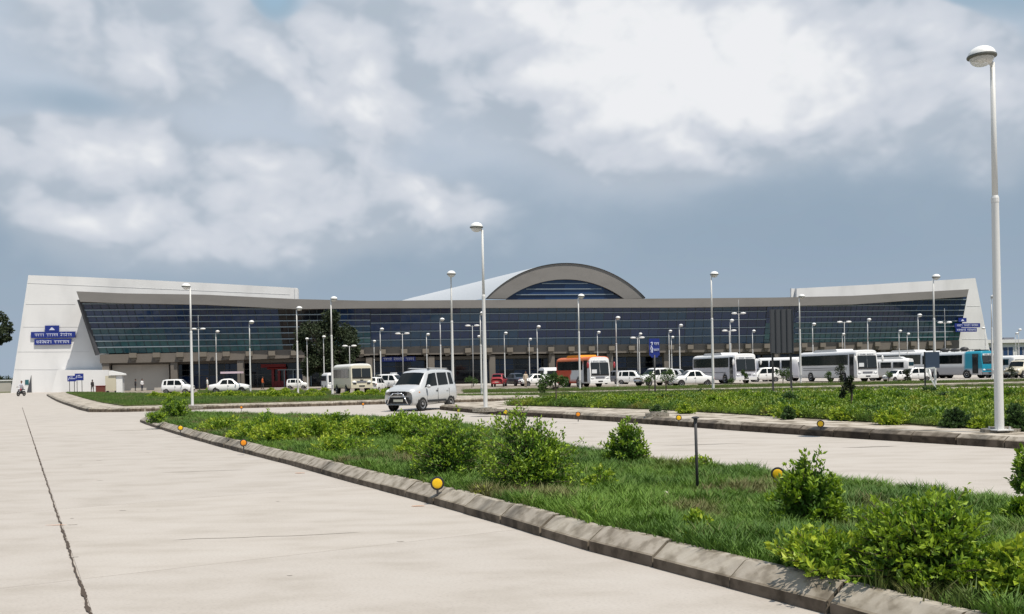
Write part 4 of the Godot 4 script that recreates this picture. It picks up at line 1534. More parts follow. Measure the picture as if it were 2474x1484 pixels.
# front +x. colour: func(x, y) -> Color; glass0..glass1 the height of the side windows
func make_bus(label: String, at: Vector3, turn: float, d: Dictionary) -> Node3D:
	var t := thing(d.get("name", "coach"), label, d.get("category", "bus"), at, turn, d.get("group", ""))
	var L: float = d.L
	var W: float = d.W / 2.0
	var H: float = d.H
	var y0: float = d.get("floor", 0.38)
	var colour: Callable = d.colour
	var st := begin(true)
	var n := int(L / 0.3)
	var last := []
	var last_c := []
	var ends := []
	for i in n + 1:
		var x := lerpf(-L / 2.0, L / 2.0, float(i) / n)
		var f := 0.0
		if i == n:
			f = 1.0
		if i == 0:
			f = 0.7
		var w := W - 0.07 * f
		var h := H - 0.06 * f
		var p := []
		var prof := [[0.0, h + 0.05], [w * 0.6, h + 0.03], [w - 0.22, h - 0.03], [w - 0.08, h - 0.14], [w - 0.03, h - 0.3], [w, lerpf(y0, h, 0.62)], [w, lerpf(y0, h, 0.5)], [w, lerpf(y0, h, 0.42)], [w, lerpf(y0, h, 0.3)], [w, lerpf(y0, h, 0.18)], [w, y0 + 0.12], [w - 0.05, y0], [0.0, y0]]
		var c := []
		for q in prof:
			var rake: float = -d.get("rake", 0.25) * clampf((q[1] - lerpf(y0, h, 0.4)) / (h * 0.6), 0.0, 1.0) if i == n else 0.0
			p.append(Vector3(x + rake, q[1], q[0]))
			c.append(colour.call(x, q[1]))
		if last:
			for k in p.size() - 1:
				for m in [1.0, -1.0]:
					var v := [last[k + 1], p[k + 1], p[k], last[k]]
					var cc := [last_c[k + 1], c[k + 1], c[k], last_c[k]]
					var order := [0, 2, 1, 0, 3, 2] if m > 0 else [0, 1, 2, 0, 2, 3]
					for o in order:
						st.set_color(cc[o])
						st.add_vertex(v[o] * Vector3(1, 1, m))
		if i == 0 or i == n:
			ends.append([p, c, i == n])
		last = p
		last_c = c
	st.set_smooth_group(1)
	for e in ends:
		var p: Array = e[0]
		for k in p.size() - 1:
			var a: Vector3 = p[k]
			var b: Vector3 = p[k + 1]
			var m := Vector3(1, 1, -1)
			var v := [a, b, b * m, a * m]
			var cc := [e[1][k], e[1][k + 1], e[1][k + 1], e[1][k]]
			var order := [0, 1, 2, 0, 2, 3] if e[2] else [0, 2, 1, 0, 3, 2]
			for o in order:
				st.set_color(cc[o] if not d.has("front") or not e[2] else d.front)
				st.add_vertex(v[o])
	commit("body", st, M.bus_paint, t)
	var g0: float = d.get("glass0", 1.55)
	var g1: float = d.get("glass1", 2.75)
	var gl: Material = d.get("glass", M.bus_glass)
	var xa: float = -L / 2.0 + d.get("g_rear", 0.35)
	var xb: float = L / 2.0 - d.get("g_front", 1.5)
	var panes: int = d.get("panes", 6)
	for s in [-1, 1]:
		for k in panes:
			var a := lerpf(xa, xb, float(k) / panes)
			var b := lerpf(xa, xb, float(k + 1) / panes)
			plain_box(t, "side_window", Vector3((a + b) / 2.0, (g0 + g1) / 2.0, (W + 0.004) * s), Vector3(b - a - d.get("pillar", 0.05), g1 - g0, 0.05), gl)
		if d.get("door", true):
			plain_box(t, "door", Vector3(L / 2.0 - 0.85, (y0 + g1) / 2.0 + 0.1, (W + 0.004) * s), Vector3(0.75, g1 - y0 - 0.1, 0.05), M.bus_glass)
		if d.has("stripe"):
			for yy in d.stripe:
				plain_box(t, "stripe", Vector3(-0.6, yy, (W + 0.006) * s), Vector3(L - 3.2, 0.07, 0.03), M.grey_paint)
		var r: float = d.get("wheel", 0.5)
		wheel(t, Vector3(L / 2.0 - d.get("w_front", 2.4), r, (W + 0.03) * s), r, 0.32)
		wheel(t, Vector3(-L / 2.0 + d.get("w_rear", 2.6), r, (W + 0.03) * s), r, 0.32)
		lamp_glass(t, "headlight", Vector3(L / 2.0 + 0.0, y0 + 0.55, (W - 0.35) * s), Vector3(0.06, 0.11, 0.2), M.lens)
		lamp_glass(t, "tail_light", Vector3(-L / 2.0, y0 + 0.6, (W - 0.25) * s), Vector3(0.05, 0.2, 0.08), M.red_lens)
		if d.get("mirrors", true):
			st = begin()
			bar(st, Vector3(L / 2.0 - 0.2, H - 0.45, (W - 0.1) * s), Vector3(L / 2.0 + 0.25, H - 0.6, (W + 0.28) * s), 0.04, 0.04)
			commit("mirror_arm", st, M.dark_trim, t)
			lamp_glass(t, "mirror", Vector3(L / 2.0 + 0.25, H - 0.85, (W + 0.28) * s), Vector3(0.09, 0.34, 0.13), d.get("mirror_paint", M.white_paint))
	# windscreen follows the raked front
	var rk: float = d.get("rake", 0.25)
	var s0: float = d.get("screen0", 1.3)
	var s1: float = d.get("screen1", H - 0.55)
	var front_at := func(y: float) -> float: return L / 2.0 - rk * clampf((y - lerpf(y0, H, 0.4)) / (H * 0.6), 0.0, 1.0)
	st = begin()
	for m in 2:
		var za := -W + 0.2 if m == 0 else 0.02
		var zb := -0.02 if m == 0 else W - 0.2
		quad(st, Vector3(front_at.call(s0) + 0.03, s0, zb), Vector3(front_at.call(s0) + 0.03, s0, za), Vector3(front_at.call(s1) + 0.03, s1, za), Vector3(front_at.call(s1) + 0.03, s1, zb))
	commit("windscreen", st, M.bus_glass if not d.has("screen") else d.screen, t)
	st = begin()
	box(st, Vector3(front_at.call(s0) + 0.025, s0 - 0.07, 0), Vector3(0.06, 0.12, W * 2 - 0.4))
	commit("screen_frame", st, M.black, t)
	if d.get("banner", true):
		st = begin()
		box(st, Vector3(front_at.call(s1) + 0.02, s1 + 0.13, 0), Vector3(0.08, 0.2, W * 1.5))
		var bn := commit("destination_board", st, M.lens, t)
		st = begin()
		hindi_words(st, Vector3.ZERO, W * 1.2, 0.14, [4, 5])
		var le := commit("lettering", st, M.grey_paint, bn)
		le.transform = Transform3D(Basis(Vector3(0, 0, -1), Vector3.UP, Vector3.RIGHT), Vector3(front_at.call(s1) + 0.062, s1 + 0.13, 0))
	plain_box(t, "grille", Vector3(L / 2.0 + 0.01, y0 + 0.58, 0), Vector3(0.05, 0.16, W * 0.85), M.grey_paint)
	plain_box(t, "bumper", Vector3(L / 2.0 + 0.02, y0 + 0.16, 0), Vector3(0.12, 0.28, W * 1.9), d.get("bumper", M.white_paint))
	plain_box(t, "number_plate", Vector3(L / 2.0 + 0.09, y0 + 0.2, 0.0), Vector3(0.02, 0.12, 0.5), M.dark_trim)
	if d.get("screen_card", false):
		plain_box(t, "dash_card", Vector3(front_at.call(s0 + 0.2) + 0.04, s0 + 0.28, W * 0.55), Vector3(0.02, 0.38, 0.55), M.lens)
	plain_box(t, "rear_window", Vector3(-L / 2.0 - 0.01, (g0 + g1) / 2.0 + 0.1, 0), Vector3(0.05, g1 - g0 - 0.2, W * 1.6), M.bus_glass)
	if d.has("pod"):
		st = begin()
		var pl: float = d.pod
		var px: float = d.get("pod_x", -0.6)
		slab(st, [Vector2(-pl / 2.0, 0), Vector2(pl / 2.0, 0), Vector2(pl / 2.0 - 0.35, 0.26), Vector2(-pl / 2.0 + 0.5, 0.26)], -W * 0.78, W * 0.78)
		var pod := commit("roof_unit", st, d.get("pod_paint", M.white_paint), t)
		pod.position = Vector3(px, H - 0.03, 0)
	return t


func make_vehicles() -> void:
	var W := Color(0.76, 0.76, 0.76)
	var white := func(_x: float, _y: float) -> Color: return W
	var silvery := func(_x: float, y: float) -> Color: return W if y > 2.3 else Color(0.58, 0.58, 0.63)
	var orange := func(x: float, y: float) -> Color:
		if y > 2.72:
			return Color(0.62, 0.13, 0.02)
		if x < -0.2 - (1.6 - y) * 0.35 or (y < 0.55 and x < 2.0):
			return Color(0.50, 0.055, 0.02)
		return Color(0.62, 0.64, 0.66)
	var teal := func(x: float, y: float) -> Color:
		if x > 1.9:
			return Color(0.012, 0.25, 0.36) if y > 1.1 else Color(0.46, 0.47, 0.5)
		return Color(0.66, 0.68, 0.70) if y > 1.2 else Color(0.36, 0.36, 0.38)
	var cream := func(_x: float, y: float) -> Color: return Color(0.60, 0.565, 0.45) if y < 2.45 else Color(0.74, 0.74, 0.70)
	make_silver_car()
	make_bus("orange and white coach facing right in the car park centre", Vector3(7.34, 0.00, -94.83), -67.6, {"L": 7.8, "W": 2.4, "H": 3.05, "colour": orange, "front": Color(0.74, 0.74, 0.74), "pod": 3.6, "pod_x": -0.2, "pod_paint": M.orange, "panes": 4, "glass0": 1.75, "glass1": 2.65, "screen0": 1.3, "screen1": 2.45, "screen_card": true, "mirror_paint": M.red_paint, "name": "orange_coach"})
	make_bus("first white coach from the left, long row of curtained windows", Vector3(23.20, 0.00, -100.00), -78.1, {"L": 11.0, "W": 2.5, "H": 3.1, "colour": silvery, "pod": 5.0, "panes": 4, "glass0": 1.75, "glass1": 2.75, "stripe": [1.2], "screen0": 1.45, "glass": M.bus_glass_b, "name": "white_coach", "group": "white coaches in the car park"})
	make_bus("second white coach, nearest big one with two stripes, behind the dark sign posts", Vector3(34.86, 0.00, -97.78), -78.6, {"L": 11.5, "W": 2.5, "H": 3.2, "colour": white, "pod": 5.0, "panes": 7, "glass0": 1.75, "glass1": 2.8, "stripe": [1.25, 1.45], "screen0": 1.45, "glass": M.bus_glass_b, "screen_card": true, "name": "white_coach", "group": "white coaches in the car park"})
	make_bus("third white coach with green tinted windows, behind the white van and teal bus", Vector3(49.62, 0.00, -112.82), -63.7, {"L": 11.5, "W": 2.5, "H": 3.25, "colour": white, "pod": 4.0, "panes": 5, "glass0": 1.7, "glass1": 2.85, "stripe": [1.3], "glass": M.bus_glass_b, "name": "white_coach", "group": "white coaches in the car park"})
	var tb := make_bus("teal fronted white bus with dark windows near the right edge", Vector3(51.26, 0.00, -104.76), -68.1, {"L": 8.6, "W": 2.3, "H": 3.0, "colour": teal, "front": Color(0.012, 0.25, 0.38), "panes": 4, "glass0": 1.66, "glass1": 2.64, "pillar": 0.01, "glass": M.car_glass, "g_front": 2.6, "screen0": 1.75, "screen1": 2.5, "bumper": M.grey_paint, "w_front": 2.0, "w_rear": 2.2, "wheel": 0.44, "name": "teal_bus", "mirrors": false})
	var st := begin()
	for s in [-1, 1]:
		bar(st, Vector3(-2.6, 3.25, 0.85 * s), Vector3(2.4, 3.25, 0.85 * s), 0.05, 0.05)
		for k in 6:
			bar(st, Vector3(-2.6 + k, 2.96, 0.85 * s), Vector3(-2.6 + k, 3.25, 0.85 * s), 0.04, 0.04)
	commit("roof_rack", st, M.dark_trim, tb)
	plain_box(tb, "roof_hatch", Vector3(3.3, 3.1, 0), Vector3(0.9, 0.14, 1.2), M.black)
	for q in [[-1.6, 0.55, 0.24, "long dark bundle on the teal bus's roof rack, rearmost"], [-0.2, 0.62, 0.2, "low dark bundle on the teal bus's roof rack, middle one"], [1.1, 0.45, 0.28, "roundest dark bundle on the teal bus's roof rack, foremost"]]:
		st = begin(true)
		ball(st, Vector3.ZERO, Vector3(q[1], q[2], 0.5), 10)
		var o := commit("luggage_bundle", st, M.steel_dark)
		o.position = tb.transform * Vector3(q[0], 3.02 + float(q[2]), 0.1)
		o.rotation_degrees.y = tb.rotation_degrees.y + 8.0
		tag(o, q[3], "bundle")
	var mb := make_bus("cream minibus standing on the paving left of the silver car", Vector3(-14.54, 0.00, -82.71), -65.0, {"L": 6.4, "W": 2.05, "H": 2.62, "colour": cream, "panes": 4, "glass0": 1.42, "glass1": 2.2, "g_front": 0.5, "screen0": 1.5, "screen1": 2.25, "door": false, "banner": false, "bumper": M.cream_paint, "wheel": 0.38, "w_front": 1.5, "w_rear": 1.6, "floor": 0.5, "rake": 0.18, "mirrors": false, "name": "minibus", "category": "minibus"})
	plain_box(mb, "badge", Vector3(3.22, 1.22, 0), Vector3(0.03, 0.07, 0.28), M.dark_trim)
	for s in [-1, 1]:
		plain_box(mb, "air_inlet", Vector3(3.24, 0.92, 0.62 * s), Vector3(0.06, 0.1, 0.28), M.black)
	make_bus("white minibus side on with one wide window, behind the dark sign posts", Vector3(31.54, 0.00, -107.32), -36.4, {"L": 5.2, "W": 2.0, "H": 2.75, "colour": silvery, "panes": 3, "glass0": 1.5, "glass1": 2.45, "g_front": 0.7, "pillar": 0.2, "door": false, "banner": false, "wheel": 0.38, "w_front": 1.1, "w_rear": 1.2, "mirrors": false, "name": "minibus", "category": "minibus"})
	make_bus("white passenger van with roof carrier, between the second coach and teal bus", Vector3(40.47, 0.00, -97.78), -220.5, {"L": 4.6, "W": 1.9, "H": 2.3, "colour": white, "panes": 3, "glass0": 1.35, "glass1": 1.95, "g_front": 0.4, "pillar": 0.22, "door": false, "banner": false, "wheel": 0.34, "w_front": 0.9, "w_rear": 1.0, "mirrors": false, "pod": 3.6, "pod_x": 0.0, "screen0": 1.2, "screen1": 1.9, "name": "passenger_van", "category": "van"})
	make_bus("white minibus at the right edge behind the nearest lamp pole", Vector3(55.37, 0.00, -102.33), -78.4, {"L": 5.2, "W": 1.95, "H": 2.4, "colour": white, "panes": 3, "glass0": 1.4, "glass1": 2.05, "g_front": 0.8, "door": false, "banner": false, "wheel": 0.36, "w_front": 1.0, "w_rear": 1.1, "mirrors": false, "screen0": 1.3, "screen1": 2.0, "name": "minibus", "category": "minibus"})
	make_bus("small white van tucked left of the cream minibus", Vector3(-19.90, 0.00, -100.00), -68.8, {"L": 3.9, "W": 1.55, "H": 1.95, "colour": white, "panes": 2, "glass0": 1.1, "glass1": 1.65, "g_front": 0.5, "door": false, "banner": false, "wheel": 0.3, "w_front": 0.8, "w_rear": 0.8, "floor": 0.3, "mirrors": false, "screen0": 1.1, "screen1": 1.7, "name": "passenger_van", "category": "van"})
	make_bus("small white van half hidden behind the back of the orange coach", Vector3(5.22, 0.00, -110.00), -152.7, {"L": 4.2, "W": 1.7, "H": 2.1, "colour": white, "panes": 2, "glass0": 1.15, "glass1": 1.75, "g_front": 0.5, "door": false, "banner": false, "wheel": 0.32, "w_front": 0.8, "w_rear": 0.9, "floor": 0.3, "mirrors": false, "screen0": 1.15, "screen1": 1.8, "name": "passenger_van", "category": "van"})
	# cars
	make_car("sedan", M.white_paint, "rounded old white sedan side on behind the yellow green hedge at left", Vector3(-30.39, 0.00, -97.78), 11.2, 1.0)
	make_car("hatch", M.white_paint, "small white hatchback half hidden by the hedge, behind the lamp at left", Vector3(-37.57, 0.00, -102.33), -1.9, 0.95)
	make_car("hatch", M.white_paint, "white car showing its tail just right of the cream minibus", Vector3(-13.42, 0.00, -89.80), 78.5, 0.85)
	var jeep := make_car("suv", M.white_paint, "white utility car with roof light bar behind the silver car", Vector3(-13.08, 0.00, -100.00), -22.6, 0.95)
	plain_box(jeep, "light_bar", Vector3(0.1, 1.9, 0), Vector3(0.28, 0.14, 1.1), M.lens)
	make_car("suv", M.red_paint, "dark red car seen from behind, right of the lamp plinth", Vector3(-1.54, 0.00, -107.32), 82.8, 0.85)
	make_car("sedan", M.dark_paint, "dark blue car between the red car and white hatchback", Vector3(0.42, 0.00, -110.00), -240.2, 1.0)
	make_car("sedan", M.white_paint, "white car left of the orange coach, partly behind a young tree", Vector3(2.65, 0.00, -107.32), -155.4, 0.92)
	make_car("suv", M.grey_paint, "grey car just right of the orange coach", Vector3(12.62, 0.00, -110.00), -246.6, 0.9)
	make_car("hatch", M.white_paint, "white hatchback between the grey car and the white utility car", Vector3(14.12, 0.00, -107.32), -25.5, 0.95)
	make_car("suv", M.white_paint, "white utility car nosing left behind the blue parking sign", Vector3(14.59, 0.00, -93.22), -150.9, 1.0)
	make_car("sedan", M.white_paint, "white sedan side on in front of the first white coach", Vector3(16.99, 0.00, -86.27), -169.2, 0.98)
	make_car("hatch", M.white_paint, "white hatchback side on at the front of the first white coach", Vector3(29.30, 0.00, -105.77), -179.5, 0.98)
	make_car("hatch", M.white_paint, "white hatchback beside the slate notice board", Vector3(40.60, 0.00, -91.67), -179.9, 0.8)
	make_car("sedan", M.white_paint, "white car with dusty bumper in front of the white van", Vector3(37.98, 0.00, -89.80), -152.9, 0.75)
	make_car("suv", M.cream_paint, "pale jeep at the right edge with dark grille", Vector3(54.51, 0.00, -97.78), -139.1, 1.05)
	make_car("suv", M.white_paint, "white jeep right of the nearest lamp pole, beside the minibus", Vector3(57.12, 0.00, -104.76), -128.6, 0.9)
	make_car("hatch", M.white_paint, "white car far behind the dark tree's trunk, by the red shop", Vector3(-29.69, 0.00, -125.71), 3.3, 0.8)
	make_car("hatch", M.silver, "silver car roof just showing between the sedan and first coach", Vector3(19.87, 0.00, -110.00), -40.3, 1.0)
# ---------------------------------------------------------------- trees
func leaf(st: SurfaceTool, p: Vector3, dir: Vector3, size: float, wide: float, c: Color) -> void:
	var side := dir.cross(Vector3(rng.randf_range(-1, 1), rng.randf_range(-0.3, 1), rng.randf_range(-1, 1))).normalized()
	if side.length() < 0.5:
		side = Vector3.RIGHT
	var up := side.cross(dir).normalized()
	var tip := p + dir * size
	var mid := p + dir * size * 0.45
	var l := mid + side * wide + up * wide * 0.5
	var r := mid - side * wide + up * wide * 0.5
	st.set_color(c)
	st.add_vertex(p)
	st.add_vertex(l)
	st.add_vertex(tip)
	st.add_vertex(p)
	st.add_vertex(tip)
	st.add_vertex(r)


func rand_dir() -> Vector3:
	var z := rng.randf_range(-1, 1)
	var a := rng.randf() * TAU
	var k := sqrt(1.0 - z * z)
	return Vector3(k * cos(a), z, k * sin(a))


func mixed(a: Color, b: Color) -> Color:
	return a.lerp(b, rng.randf())


# a crown of leaves spread through clumps; clumps: [centre, radii]
func crown(st: SurfaceTool, clumps: Array, n: int, size: float, a: Color, b: Color) -> void:
	for c in clumps:
		var tone := mixed(a, b)
		for i in n:
			var d := rand_dir()
			var p: Vector3 = c[0] + d * c[1] * pow(rng.randf(), 0.45)
			var out := (d + rand_dir() * 0.8 + Vector3(0, -0.15, 0)).normalized()
			leaf(st, p, out, size * rng.randf_range(0.7, 1.3), size * rng.randf_range(0.28, 0.4), tone.lerp(mixed(a, b), 0.5))


func make_trees() -> void:
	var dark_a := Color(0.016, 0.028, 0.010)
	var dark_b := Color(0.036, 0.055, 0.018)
	# the big dark tree before the left wing
	var t := thing("shade_tree", "big dark leafy tree hiding the glass front between two globe lamps", "tree", Vector3(-23.96, 0.00, -118.28))
	var k := 1.0 / 18.6
	var st := begin(true)
	tube(st, Vector3(0, 0, 0), Vector3(-0.2, 2.6, 0), 0.42, 0.32, 10, false)
	var clumps := []
	for q in [[-55, 128, 28], [-20, 150, 34], [12, 160, 32], [40, 142, 30], [58, 112, 26], [0, 118, 42], [-52, 92, 26], [-35, 66, 26], [30, 92, 36], [55, 78, 22], [40, 55, 24], [-20, 60, 24], [-8, 90, 34], [65, 94, 16], [-66, 108, 14], [14, 62, 26], [52, 42, 18], [-48, 50, 16], [20, 172, 16], [-36, 148, 16], [0, 44, 22]]:
		for j in 4:
			var r: float = q[2] * k * rng.randf_range(0.42, 0.75)
			var c := Vector3(q[0] * k, q[1] * k, rng.randf_range(-1.6, 1.6)) + rand_dir() * float(q[2]) * k * 0.55
			clumps.append([c, Vector3(r, r * 0.8, r)])
			if j == 0:
				tube(st, Vector3(-0.2, 2.4, 0), Vector3(-0.1, 3.4, 0).lerp(c, 0.35), 0.18, 0.12, 6, false)
				tube(st, Vector3(-0.1, 3.4, 0).lerp(c, 0.35), c, 0.12, 0.04, 6, false)
	commit("trunk", st, M.bark, t)
	st = begin()
	crown(st, clumps, 190, 0.34, dark_a, dark_b)
	commit("crown", st, M.tree_leaf, t)
	# left edge of the picture
	t = thing("shade_tree", "dark tree crown cut by the left edge beyond the white end wall", "tree", Vector3(-82.17, 0.00, -141.94))
	k = 1.0 / 15.5
	st = begin(true)
	tube(st, Vector3.ZERO, Vector3(0.2, 6.5, 0), 0.35, 0.22, 8, false)
	clumps = []
	for q in [[20, 150, 30], [38, 140, 24], [30, 175, 26], [-10, 160, 34], [-30, 140, 30], [0, 185, 28], [48, 158, 16], [44, 128, 12], [-30, 178, 26]]:
		for j in 3:
			var r: float = q[2] * k * rng.randf_range(0.5, 0.75)
			var c := Vector3(q[0] * k, q[1] * k, rng.randf_range(-1.5, 1.5)) + rand_dir() * float(q[2]) * k * 0.45
			clumps.append([c, Vector3(r, r * 0.8, r)])
			if j == 0:
				tube(st, Vector3(0.2, 6.3, 0), c, 0.13, 0.04, 6, false)
	commit("trunk", st, M.bark, t)
	st = begin()
	crown(st, clumps, 170, 0.36, dark_a, dark_b)
	commit("crown", st, M.tree_leaf, t)
	# far low trees at the left edge
	for q in [[12, 9.0, 2.6], [-14, 9.0, 3.2], [30, 8.0, 2.2]]:
		t = thing("far_tree", ["low far tree above the grey boundary wall", "larger far tree above the grey boundary wall at the very edge", "smallest far tree between boundary wall and white end wall"][[12, -14, 30].find(q[0])], "tree", Vector3(-1500 / q[1] * 0.9 - 4, 0, -2200 / q[1]))
		var p := Vector3(-136.17, 0.00, -244.44)
		t.position = Vector3(p.x + (q[0] - 12) / 9.0, 0, p.z)
		st = begin(true)
		tube(st, Vector3.ZERO, Vector3(0, 1.6, 0), 0.2, 0.14, 6, false)
		commit("trunk", st, M.bark, t)
		clumps = []
		for j in 9:
			clumps.append([Vector3(rng.randf_range(-1.3, 1.3), q[2] * rng.randf_range(0.5, 1.0), rng.randf_range(-1, 1)), Vector3.ONE * rng.randf_range(0.6, 1.0)])
		st = begin()
		crown(st, clumps, 60, 0.4, dark_a, dark_b)
		commit("crown", st, M.tree_leaf, t)
	# young planted trees among the cars: foot, height, crown clumps [across, up, radius], label
	var g_a := Color(0.035, 0.075, 0.018)
	var g_b := Color(0.085, 0.15, 0.03)
	for q in [
		[Vector3(1.79, 0.25, -37.59), 1.25, [[-0.35, 0.95, 0.33], [-0.55, 0.75, 0.26], [0.1, 1.1, 0.28], [0.35, 0.95, 0.22], [-0.15, 1.15, 0.25]], 0.1, "young leaning tree on the verge before the orange coach", 0],
		[Vector3(8.10, 0.20, -48.03), 1.15, [[-0.1, 1.05, 0.33], [0.3, 1.0, 0.3], [0.1, 1.25, 0.28]], 0.08, "round young tree right of the parking sign post", 0],
		[Vector3(7.41, 0.20, -49.40), 1.1, [[-0.1, 1.0, 0.3], [0.2, 1.1, 0.26]], 0.08, "round young tree left of the parking sign post", 0],
		[Vector3(25.66, 0.00, -86.27), 1.5, [[-0.3, 1.1, 0.5], [0.3, 1.2, 0.5], [0.0, 0.8, 0.5], [0.6, 0.9, 0.35]], 0.12, "broad round young tree between the dark sign posts", 0],
		[Vector3(28.31, 0.00, -81.48), 1.1, [[0, 0.85, 0.3], [0.1, 1.05, 0.25], [0.2, 0.4, 0.2]], 0.1, "small young tree before the middle of the second white coach", 0],
		[Vector3(29.38, 0.00, -81.48), 1.6, [[-0.2, 1.2, 0.38], [0.2, 1.3, 0.38], [0, 1.6, 0.3], [0, 0.7, 0.22], [0.05, 0.4, 0.2]], 0.1, "very dark young tree before the door of the second white coach", 1],
		[Vector3(10.76, 0.25, -28.91), 1.1, [[-0.1, 0.78, 0.09], [-0.2, 0.6, 0.1], [-0.3, 0.45, 0.08], [0.0, 0.95, 0.09], [0.02, 0.65, 0.08]], 0.09, "thin drooping sapling in front of the second white coach", 1],
		[Vector3(33.68, 0.00, -81.48), 0.95, [[0, 0.8, 0.28], [0.15, 0.75, 0.22]], 0.1, "small young tree before the white van", 0],
		[Vector3(35.42, 0.00, -81.48), 1.35, [[0, 1.1, 0.3], [-0.2, 1.0, 0.25], [0.05, 0.7, 0.24], [-0.1, 0.4, 0.2], [0.15, 0.3, 0.18]], 0.1, "dark young tree between the white van and slate board", 1],
		[Vector3(20.32, 0.00, -84.62), 0.9, [[0, 0.55, 0.3], [0.1, 0.35, 0.25]], 0.1, "low shrub tree before the front wheel of the first white coach", 0],
		[Vector3(22.49, 0.00, -88.00), 1.4, [[0, 1.05, 0.28], [-0.15, 1.25, 0.2], [0.1, 0.9, 0.2]], 0.1, "small bright young tree before the front of the first white coach", 0],
		[Vector3(48.30, 0.00, -88.00), 1.3, [[-0.2, 0.9, 0.36], [0.1, 1.0, 0.36], [0, 0.6, 0.36]], 0.1, "dark round young tree before the jeeps at right edge", 1],
		[Vector3(-14.67, 0.00, -100.00), 1.7, [[0, 1.3, 0.4], [0.2, 1.1, 0.36], [-0.1, 1.5, 0.3]], 0.12, "young tree behind the white car right of the minibus", 1],
		[Vector3(-4.44, 0.00, -100.00), 1.3, [[0, 0.9, 0.4], [0.4, 0.8, 0.36], [-0.4, 0.8, 0.36]], 0.12, "low leafy tree behind the rear of the silver car", 0],
	]:
		t = thing("young_tree", q[4], "young tree", q[0], 0.0, "young planted trees in the car park")
		st = begin(true)
		tube(st, Vector3.ZERO, Vector3(0.02, q[1] * 0.5, 0), 0.04, 0.03, 7, false)
		tube(st, Vector3(0.02, q[1] * 0.5, 0), Vector3(0, q[1] * 0.9, 0), 0.03, 0.012, 7, false)
		clumps = []
		for c in q[2]:
			for j in 3:
				var r: float = c[2] * rng.randf_range(0.5, 0.8)
				var pp := Vector3(c[0], c[1], 0) + rand_dir() * float(c[2]) * 0.5
				clumps.append([pp, Vector3(r, r * 0.85, r)])
				tube(st, Vector3(0, q[1] * 0.5, 0), pp, 0.014, 0.006, 5, false)
		commit("trunk", st, M.bark, t)
		st = begin()
		crown(st, clumps, 26 if "sapling" in q[4] else 60, q[3], g_a if q[5] == 0 else dark_a, g_b if q[5] == 0 else dark_b)
		commit("crown", st, M.leaf, t)


